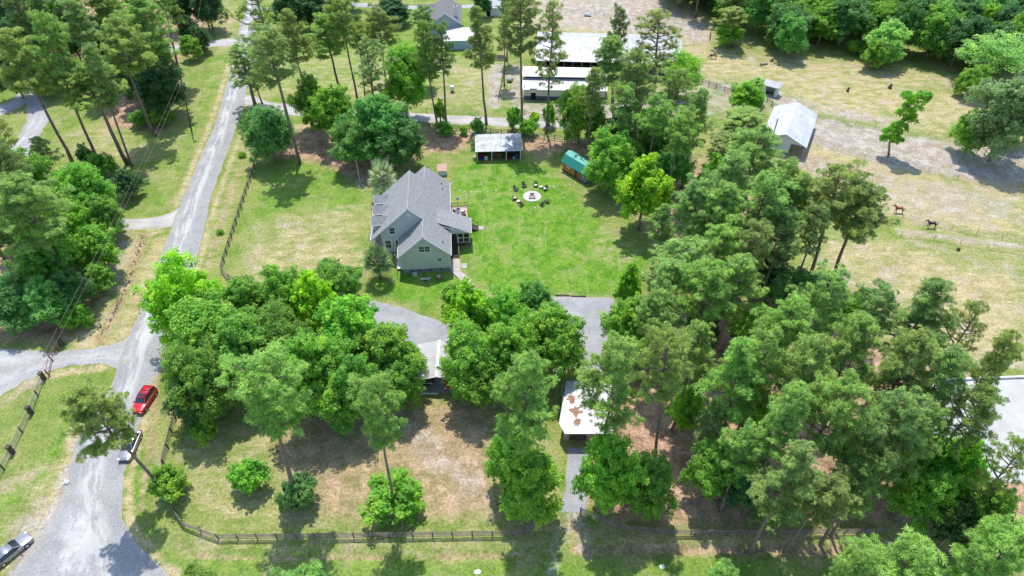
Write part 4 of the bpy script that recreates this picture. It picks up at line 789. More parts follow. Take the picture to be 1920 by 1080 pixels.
def wire(a,b,label,off):
    n=14; pts=[a.lerp(b,i/n)-a+Vector((off,0,-1.4*4*(i/n)*(1-i/n)-.2)) for i in range(n+1)]; o=MB().tube(pts,.02,4,False).build('power_line',M['rail_wood'],None); o.location=a; tag(o,label,'power line')
b3=Vector(G(-70,945,10))
wire(p1,b3,'left one of the two power lines running down from the near pole',-.45); wire(p1,b3,'right one of the two power lines running down from the near pole',.45)
wire(p2,p1,'power line between the two utility poles',0)
# ------------------------------------------------------------ cars
def car(label,loc,rz,paint,suv=False,name='sedan'):
    e=empty(name,loc,rz,label,'car'); L=4.55 if suv else 4.8; hw=.93; h0=.28; hb=.98 if suv else .84; top=1.72 if suv else 1.42
    xs=np.array([-1,-.96,-.85,-.5,0,.35,.6,.86,.96,1.0])*L/2
    hh=np.array([.72,.9,.98,1,1,1,.96,.88,.8,.62])*hb; wd=np.array([.78,.9,.97,1,1,1,.99,.95,.87,.74])*hw
    def loft(xs,lo,hi,wl,wt,cr=.06):
        V=[];n=0
        for x,l,h,a,b_ in zip(xs,lo,hi,wl,wt): V+=[(x,-a,l),(x,-a*1.0,l+(h-l)*.55),(x,-b_,h-.03),(x,-b_*.6,h+cr*.6),(x,0,h+cr),(x,b_*.6,h+cr*.6),(x,b_,h-.03),(x,a,l+(h-l)*.55),(x,a,l)]
        k=9; Fc=[(i*k+j,i*k+(j+1)%k,(i+1)*k+(j+1)%k,(i+1)*k+j) for i in range(len(xs)-1) for j in range(k)]; Fc+=[tuple(range(k))[::-1],tuple(range((len(xs)-1)*k,len(xs)*k))]
        return MB().add(V,Fc)
    loft(xs,[h0+.15,h0,h0,h0,h0,h0,h0,h0,h0+.02,h0+.12],hh,wd,wd*.93).build('body',M[paint],e,smooth=False)
    # cabin: glass house, then the painted roof and pillars
    if suv: cx=[-2.15,-1.95,-1.0,.35,.95]; ch=[hb,top-.08,top,top-.04,hb]
    else: cx=[-1.95,-1.25,-.6,.35,1.15]; ch=[hb,top-.1,top,top-.06,hb]
    gl=loft(cx,[hb-.05]*5,[h-.05 for h in ch],[hw*.88,hw*.86,hw*.86,hw*.86,hw*.86],[hw*.8,hw*.68,hw*.68,hw*.66,hw*.78],.02); gl.build('glasshouse',M['car_glass'],e)
    rf=loft(cx[1:4],[h-.09 for h in ch[1:4]],[h for h in ch[1:4]],[hw*.72]*3,[hw*.68]*3,.04); ro=rf.build('roof',M[paint],e,smooth=True)
    if suv:
        MB().bar((-1.8,-.6,top+.05),(.2,-.6,top+.05),.05).bar((-1.8,.6,top+.05),(.2,.6,top+.05),.05).bar((-.9,-.6,top+.09),(-.9,.6,top+.09),.06,.03).bar((-.1,-.6,top+.09),(-.1,.6,top+.09),.06,.03).build('roof_rack',M['black_plastic'],ro); MB().box(-.35,.15,-.42,.42,top+.03,top+.045).build('sunroof',M['car_glass'],ro)
    for s in (-1,1):
        for x0,x1,z1 in ((cx[4]-.02,cx[3],top-.1),(-.3,-.35,top-.06),(cx[0]+.05,cx[1],top-.1)): MB().bar((x0,s*hw*.84,hb-.02),(x1,s*hw*.68,z1),.09,.05).build('window_pillar',M[paint],e)
    for s in (-1,1):
        MB().box(-.1,.12,s*(hw+.1)-.1,s*(hw+.1)+.1,hb-.02,hb+.14).build('mirror',M[paint],e,bevel=.02,loc=(.75,0,0))
        MB().box(L/2-.28,L/2-.03,s*.62-.17,s*.62+.17,.60,.74).build('headlight',M['lamp'],e,bevel=.02); MB().box(-L/2-.01,-L/2+.12,s*.66-.15,s*.66+.15,.62,.8).build('tail_light',M['tail_lamp'],e,bevel=.02)
        for x in (-1.38,1.42):
            w_=MB().tube([(x,s*(hw-.2),.33),(x,s*(hw+.015),.33)],.335,18).build('wheel',M['tyre'],e); MB().tube([(x,s*(hw+.0),.33),(x,s*(hw+.025),.33)],.20,12).build('rim',M['chrome'],w_)
    MB().box(L/2-.06,L/2+.02,-.45,.45,.42,.58).build('grille',M['black_plastic'],e); MB().box(-L/2-.02,-L/2+.1,-.7,.7,.34,.46).build('bumper',M['black_plastic'] if suv else M[paint],e)
    return e
def car_at(label,fx,fy,bx,by,paint,**k):   # front and back ground points on the photo
    f=Vector(G(fx,fy)); b=Vector(G(bx,by)); m=(f+b)/2; d=f-b; return car(label,m,math.atan2(d.y,d.x),paint,**k)
car_at('silver grey sedan parked on the grass at the lower left corner',54,1012,-8,1062,'silver_paint')
car_at('red sport utility car with a roof rack parked on the road shoulder',262,773,285,738,'red_paint',suv=True,name='suv')
car_at('grey sedan parked on the road edge beneath the leaning pine',234,868,258,812,'silver_paint')
car('red car parked under the right half of the carport',(-9.2,64.6,0),R(-90),'red_paint'); car('dark grey car parked under the left half of the carport',(-12.6,65.4,0),R(-90),'grey_paint',suv=True,name='suv')
# ------------------------------------------------------------ fire pit with chairs
fp=G(997.7,368.2); o=MB().cyl(0,0,0,.06,1.85,40).build('fire_pit_pad',M['pale_concrete']); o.location=fp; tag(o,'round pale stone pad in the lawn with the fire ring on it','paving')
fr=empty('fire_ring',(fp[0],fp[1]+.25,.06),0,'square stone fire ring on the round pad','fire pit'); MB().box(-.5,.5,.35,.5,0,.35).box(-.5,.5,-.5,-.35,0,.35).box(-.5,-.35,-.35,.35,0,.35).box(.35,.5,-.35,.35,0,.35).build('ring',M['concrete'],fr); MB().box(-.35,.35,-.35,.35,0,.03).build('ash',M['black_plastic'],fr)
fb=empty('stone_bench',(fp[0],fp[1]-.75,.06),0,'low dark bench on the near side of the round pad','bench'); MB().box(-.7,.7,-.16,.16,.28,.36).build('seat',M['weather_wood'],fb); [MB().box(x-.08,x+.08,-.14,.14,0,.28).build('leg',M['pillar_wood'],fb) for x in (-.5,.5)]
def chair():
    e=empty('adirondack_chair',(0,0,0)); m=M['adirondack']
    s=MB(); [s.bar((-.27+.135*k,-.30,.38),(-.27+.135*k,.28,.26),.12,.025) for k in range(5)]; s.build('seat',m,e)
    b=MB(); [b.bar((-.26+.13*k,.25,.26),(-.32+.16*k,.62,1.05-.04*abs(k-2)**1.5),.12,.025) for k in range(5)]; b.build('backrest',m,e)
    for x in (-.36,.36):
        MB().bar((x,-.36,.56),(x,.42,.54),.14,.03).build('armrest',m,e); MB().box(x-.03,x+.03,-.34,-.22,0,.55).build('leg',m,e); MB().bar((x,.30,.50),(x,.62,0),.04,.1).build('leg',m,e)
    return e
ch0=chair(); CHS=[(967.9,357,'leftmost dark chair on the far side of the fire pit',0),(982.8,350.5,'dark chair second from the left on the far side of the fire pit',0),(1004.2,350,'dark chair with a pale cushion straight behind the fire pit',1),(1021.7,356.5,'dark chair with a pale cushion right of the far side table at the fire pit',1),
 (1024.5,379,'dark chair at the near right of the fire pit, the outer one',0),(1015.2,384,'dark chair at the near right of the fire pit, the inner one',0),(978.5,384,'dark chair at the near left of the fire pit, right of the low table',0),(965.8,374,'dark chair with a pale cushion at the left side of the fire pit',1)]
for k,(x,y,lb,cu) in enumerate(CHS):
    c=ch0 if k==0 else cp(ch0); g=G(x,y); c.location=g; c.rotation_euler=(0,0,math.atan2(fp[1]-g[1],fp[0]-g[0])+math.pi/2); tag(c,lb,'chair','chairs around the fire pit')
    if cu: q=MB().box(-.26,.26,-.24,.24,0,.08).build('seat_cushion',M['cushion'],None,bevel=.02); q.location=(g[0],g[1],.37); q.rotation_euler=c.rotation_euler; tag(q,['pale seat cushion on the chair straight behind the fire pit','','pale seat cushion on the chair right of the far side table','','','','pale seat cushion on the chair left of the low table'][{2:0,3:2,7:6}[k]],'cushion')
for x,y,lb in ((1014.2,353,'small pale topped side table between two far chairs of the fire pit'),(971.8,380,'small pale topped side table between the two near left chairs')):
    g=G(x,y); t=empty('side_table',g,.3,lb,'table','side tables by the fire pit'); MB().box(-.3,.3,-.24,.24,.42,.46).build('table_top',M['white_plastic'],t); [MB().box(a-.03,a+.03,b-.03,b+.03,0,.42).build('leg',M['adirondack'],t) for a in (-.24,.24) for b in (-.18,.18)]
# stepping stones
sr=random.Random(6); ss=[(846,343),(852,352),(862,357),(871,360),(874,365),(883,360),(893,360),(900,360),(915,359),(921,358),(930,357),(959,356),(966,357),(978,355),(984,356),(990,354),(1002,335),(1030,349),(1038,350),(1046,349),(1060,348),(1068,346),(1078,345),(1087,344),(896,357),(1003,389),(1058,371),(998,342)]
sm0=None
for k,(x,y) in enumerate(ss):
    g=G(x,y)
    if sm0 is None: b=MB(); n=7; b.slab([(.33*math.cos(t*6.28/n)*(1+.2*math.sin(t*3)),.25*math.sin(t*6.28/n),.04) for t in range(n)],.04); so_=b.build('stepping_stone',M['stone']); sm0=so_
    else: so_=sm0.copy(); col.objects.link(so_)
    so_.location=g; so_.rotation_euler=(0,0,sr.uniform(0,6)); s=sr.uniform(.45,.85); so_.scale=(s,s,1); tag(so_,'flat pale stepping stone in the path across the lawn to the fire pit','stepping stone','stepping stones across the lawn')
# bits around the house
q=HL(-4.4,-2.2); o=empty('garden_bench',q,R(4.6),'pale stone bench in the shade before the house gable','bench'); MB().box(-.85,.85,-.2,.2,.4,.5).build('seat',M['pale_concrete'],o); [MB().box(x-.12,x+.12,-.16,.16,0,.4).build('leg',M['concrete'],o) for x in (-.55,.55)]
q=HL(-2.05,-2.0); o=empty('bird_bath',q,0,'stone bird bath on a brick coloured base before the house gable','bird bath'); MB().cyl(0,0,.0,.65,.1,10).build('pedestal',M['stone'],o); MB().tube([(0,0,.62),(0,0,.72),(0,0,.75)],[.12,.36,.38],14).build('basin',M['stone'],o); MB().cyl(0,0,0,.1,.35,10).build('base',M['red_brick'],o)
q=HL(-6.3,-.6); o=MB().box(-.4,.4,-.3,.3,0,.5).build('air_conditioner',M['cream_siding'],None,bevel=.03); o.location=q; o.rotation_euler=(0,0,R(4.6)); tag(o,'pale equipment box against the house foundation','air conditioner')
q=HL(.0,-.25); o=MB().tube([(0,0,.12),(.5,-.5,.06),(1.3,-1.6,.08)],.05,5).build('garden_hose',M['black_plastic']); o.location=q; tag(o,'dark hose lying along the walk at the house corner','hose')
q=HL(1.55,15.1,1.2); o=empty('patio_table',q,R(4.6),'dark rectangular table in the middle of the deck','table'); MB().box(-.42,.42,-.65,.65,.68,.74).build('table_top',M['slate_paint'],o); [MB().box(a-.03,a+.03,b-.03,b+.03,0,.68).build('leg',M['black_plastic'],o) for a in (-.36,.36) for b in (-.58,.58)]
q=HL(2.75,13.8,1.2); o=empty('grill',q,R(10),'black grill on the right side of the deck near the stairs','grill'); MB().box(-.45,.45,-.3,.3,.0,.85).build('cabinet',M['black_plastic'],o,bevel=.03); MB().tube([(-.42,0,.9),(.42,0,.9)],.3,12).build('lid',M['black_plastic'],o); MB().box(-.8,-.45,-.25,.25,.8,.84).build('side_shelf',M['chrome'],o)
q=HL(1.75,16.9,1.2); o=empty('patio_heater',q,0,'tall dark umbrella post on a round base at the back of the deck','umbrella'); MB().cyl(0,0,0,.1,.35,14).build('base',M['black_plastic'],o); MB().cyl(0,0,.1,2.6,.035,8).build('pole',M['black_plastic'],o); MB().tube([(0,0,2.45),(0,0,2.7)],[.38,.05],10).build('cap',M['slate_paint'],o)
for k,(x,y,lb) in enumerate(((.75,15.3,'pale cushioned deck chair beside the house wall'),(2.6,15.9,'pale topped round stand behind the grill on the deck'))):
    q=HL(x,y,1.2); o=empty('deck_chair' if k==0 else 'round_stand',q,R(-40),lb,'chair' if k==0 else 'stand'); MB().box(-.3,.3,-.3,.3,.3,.42).build('seat' if k==0 else 'top',M['cushion'],o,bevel=.03); MB().box(-.32,.32,.28,.36,.0,.9 if k==0 else .3).build('backrest' if k==0 else 'foot',M['black_plastic'],o)
g=G(678,350); o=empty('well_pump',g,0,'grey well cover with a tall thin white pole by the spreading tree','well'); MB().box(-.6,.6,-.45,.45,0,.25).build('cover',M['concrete'],o); MB().box(-.35,.35,-.25,.25,.25,.3).build('lid',M['slate_paint'],o)
o=MB().tube([(0,0,0),(-.3,.6,5.2)],[.05,.04],6).build('thin_pole',M['white_trim']); o.location=G(676,343); tag(o,'thin white leaning pole above the grey well cover','pole')
# mailbox, small posts, white rock, cart, tank
g=G(363,506); o=empty('mailbox',g,R(20),'black mailbox on a post at the road edge above the yellow green tree','mailbox'); MB().box(-.06,.06,-.06,.06,0,1.05).build('post',M['weather_wood'],o); MB().prism([(-.16,0),(.16,0),(.16,.2),(.09,.3),(-.09,.3),(-.16,.2)],-.35,.35).build('box',M['black_plastic'],o,loc=(0,0,1.05))
for k,(x,y) in enumerate(((184,615),(189,611))): g=G(x,y); o=empty('marker_post',g,0,['left one of the two short grey posts beside the ditch','right one of the two short grey posts beside the ditch'][k],'post','short posts by the ditch'); MB().cyl(0,0,0,.75,.14,8).build('shaft',M['stone'],o); MB().cyl(0,0,.75,.85,.18,8,.08).build('cap',M['weather_wood'],o)
def rock(label,g,s,m='stone',name='rock',cat='rock'):
    bm=bmesh.new(); bmesh.ops.create_icosphere(bm,subdivisions=2,radius=1)
    for v in bm.verts: v.co*=1+.25*math.sin(v.co.x*5+v.co.y*3)*math.cos(v.co.z*4); v.co.z=max(v.co.z,-.3)
    me=bpy.data.meshes.new(name); bm.to_mesh(me); bm.free(); me.materials.append(M[m]); o=bpy.data.objects.new(name,me); col.objects.link(o); o.location=g; o.scale=s; return tag(o,label,cat)
rock('white rock on the road edge left of the leaning pine',G(125,904,.15),(.38,.3,.35),'white_plastic'); rock('pale flat rock in the lawn strip below the fence',G(896,1072,.05),(.4,.3,.12),'white_plastic'); rock('pale rock near the bottom gate clearing',G(1242,1062,.05),(.3,.3,.12),'white_plastic')
g=G(848,172); o=empty('water_tank',g,R(20),'white upright oval tank standing in the field below the blue house','tank'); MB().tube([(0,0,.5),(0,0,.8),(0,0,1.5),(0,0,1.7)],[.45,.6,.6,.3],14).build('tank',M['white_plastic'],o,smooth=True); MB().cyl(0,0,0,.5,.25,10).build('stand',M['black_plastic'],o)
g=G(956,153); o=empty('yard_cart',g,R(70),'small dark yard cart beside the fence left of the stable','cart'); MB().box(-.8,.8,-.5,.5,.45,.95).build('box',M['silver_paint'],o,bevel=.03); MB().bar((.8,0,.5),(1.6,0,.3),.06).build('handle',M['black_plastic'],o)
for a in (-.5,.5):
    for b in (-.55,.55): MB().tube([(a,b-.05,.25),(a,b+.05,.25)],.25,12).build('wheel',M['tyre'],o)
g=G(1102,30); o=empty('feed_trough',g,R(-15),'pale feed trough on the bare ground above the long barn','trough'); MB().box(-1.1,1.1,-.5,.5,.3,.4).box(-1.1,1.1,-.5,-.42,.4,.8).box(-1.1,1.1,.42,.5,.4,.8).build('trough',M['white_plastic'],o); [MB().box(x-.08,x+.08,-.4,.4,0,.3).build('leg',M['weather_wood'],o) for x in (-.9,.9)]
# stumps, logs in the paddock
for x,y,s,lb in ((1589,172,(.35,.3,1.2),'thin dark snag standing in the green paddock'),(1668,166,(.45,.45,1.2),'broad dark stump beyond the small tree in the paddock'),(1447,115,(.5,.4,.6),'small bush like stump beside the lying log')):
    g=G(x,y); o=empty('tree_stump',g,0,lb,'stump'); MB().tube([(0,0,0),(0,.05,s[2]*.5),(.1,0,s[2])],[s[0]*1.2,s[0]*.8,s[0]*.5],8).build('stump',M['pillar_wood'],o); MB().tube([(0,0,s[2]*.4),(s[0],0,s[2]*.85)],[s[0]*.4,s[0]*.2],6).build('branch_stub',M['pillar_wood'],o)
g=G(1432,122); o=empty('fallen_log',g,R(15),'grey log lying in the paddock grass','log'); MB().tube([(-1.1,0,.25),(0,.1,.3),(1.1,0,.25)],[.3,.28,.22],9).build('log',M['grey_bark'],o); MB().tube([(-.6,0,.3),(-1.3,.5,.7)],[.1,.05],6).build('branch',M['grey_bark'],o)
rock('dark clump beside the pale track in the dry field',G(1797,468,.15),(.35,.3,.45),'pillar_wood',name='dark_bush_stump',cat='stump'); 
# small agave like plants on the left verge, one white bucket
def spiky(label,x,y,r):
    g=G(x,y); e=empty('yucca_plant',g,0,label,'plant'); Vs=[]; rg=np.random.RandomState(int(x))
    D=unit(rg,160); D[:,2]=np.abs(D[:,2])*.9+.15; D/=np.linalg.norm(D,axis=1,keepdims=True); L=np.full(160,r*.5); Vs.append(leaf_quads(D*L[:,None]+np.array([0,0,.1]),np.cross(D,unit(rg,160)),L,.10,rg,T=D))
    o=bpy.data.objects.new('leaves',leaf_mesh('yucca_leaves',Vs,M['leaves'])); col.objects.link(o); o.parent=e; o.color=(*COL['mid'],1); MB().cyl(0,0,0,.3,.1,6).build('stem',M['grey_bark'],e)
spiky('spiky tuft plant on the road verge near the top of the left lawn fence',455,294,1.3); spiky('low spiky plant on the road verge beside the left lawn fence',414,438,1.0)
rg=np.random.RandomState(12); b=MB()
for a,c,n in (((268,445),(240,520),70),((240,520),(210,590),80),((210,590),(190,630),30)):
    A=np.array(G(*a)[:2]); C=np.array(G(*c)[:2])
    for k in range(n):
        p=A+(C-A)*rg.rand()+rg.randn(2)*.6; s=rg.uniform(.05,.14); x,y=p; q=rg.uniform(.6,1.4,4)*s
        b.add([(x-q[0],y-q[1],-.25),(x+q[1],y-q[2],-.25),(x+q[2],y+q[3],-.25),(x-q[3],y+q[0],-.25),(x,y,s*.9-.12)],[(0,1,4),(1,2,4),(2,3,4),(3,0,4)])
o=b.build('ditch_stones',M['rocks']); tag(o,'loose brown stones lining the roadside ditch','stones',kind='stuff')
# ------------------------------------------------------------ horses
def horse(label,g,rz,m,graze=False):
    e=empty('horse',g,rz,label,'horse')
    V=[];Ed=[];Rr=[]
    def chain(pts,root=None):
        last=root
        for (x,y,z,r) in pts:
            V.append((x,y,z)); Rr.append(r); 
            if last is not None: Ed.append((last,len(V)-1))
            last=len(V)-1
        return last
    hip=chain([(-.62,0,1.15,.27)]); mid=chain([(-.15,0,1.10,.29),(.30,0,1.10,.30)],hip); chest=chain([(.62,0,1.18,.25)],mid)
    if graze: nk=chain([(.95,0,1.12,.15),(1.2,0,.78,.12),(1.35,0,.48,.12),(1.45,0,.22,.09),(1.48,0,.08,.06)],chest)
    else: nk=chain([(.90,0,1.42,.16),(1.12,0,1.62,.12),(1.30,0,1.70,.125),(1.50,0,1.56,.09),(1.64,0,1.44,.065)],chest)
    for s,dx in ((-1,.10),(1,-.08)):
        chain([(.60,s*.17,.88,.12),(.62+dx,s*.16,.50,.065),(.60+dx,s*.16,.30,.045),(.60+dx,s*.16,.12,.045),(.64+dx,s*.16,.03,.06)],chest)
        chain([(-.62,s*.18,.88,.16),(-.52-dx,s*.17,.68,.10),(-.78-dx,s*.16,.48,.06),(-.74-dx,s*.16,.14,.045),(-.70-dx,s*.16,.03,.06)],hip)
    me=bpy.data.meshes.new('horse_body'); bm=bmesh.new(); sk_=bm.verts.layers.skin.verify()
    bv=[bm.verts.new(v) for v in V]
    for v,r in zip(bv,Rr): v[sk_].radius=(r,r)
    bv[1][sk_].use_root=True
    for a,b in Ed: bm.edges.new((bv[a],bv[b]))
    bm.to_mesh(me); bm.free(); me.materials.append(M[m]); o=bpy.data.objects.new('body',me); col.objects.link(o); o.parent=e
    o.modifiers.new('skin','SKIN'); sb=o.modifiers.new('sub','SUBSURF'); sb.levels=1; sb.render_levels=1
    MB().tube([(-.84,0,1.26),(-.93,0,1.02),(-.93,0,.5)],[.05,.08,.03],7).build('tail',M['horse_hair'],e)
    if graze: MB().tube([(.75,0,1.38),(1.05,0,1.2),(1.28,0,.85)],[.05,.06,.04],5).build('mane',M['horse_hair'],e); er=(1.36,.62)
    else: MB().tube([(.72,0,1.46),(.95,0,1.62),(1.15,0,1.76)],[.05,.06,.05],5).build('mane',M['horse_hair'],e); er=(1.22,1.84)
    for s in (-.06,.06): MB().tube([(er[0],s,er[1]-.06),(er[0]+.02,s*1.3,er[1]+.1)],[.035,.01],5).build('ear',M[m],e)
    return e
horse('chestnut horse standing in the dry pasture, upper one of the two on the right',G(1684,399),R(172),'horse_chestnut')
horse('near black horse standing just above the pale track',G(1745,427),R(176),'horse_dark')
horse('dark horse grazing beyond the long barn in the upper paddock',G(1337,110),R(185),'horse_dark',True)
horse('grey brown horse standing in the shade of the far wood',G(1403,89),R(5),'horse_grey')
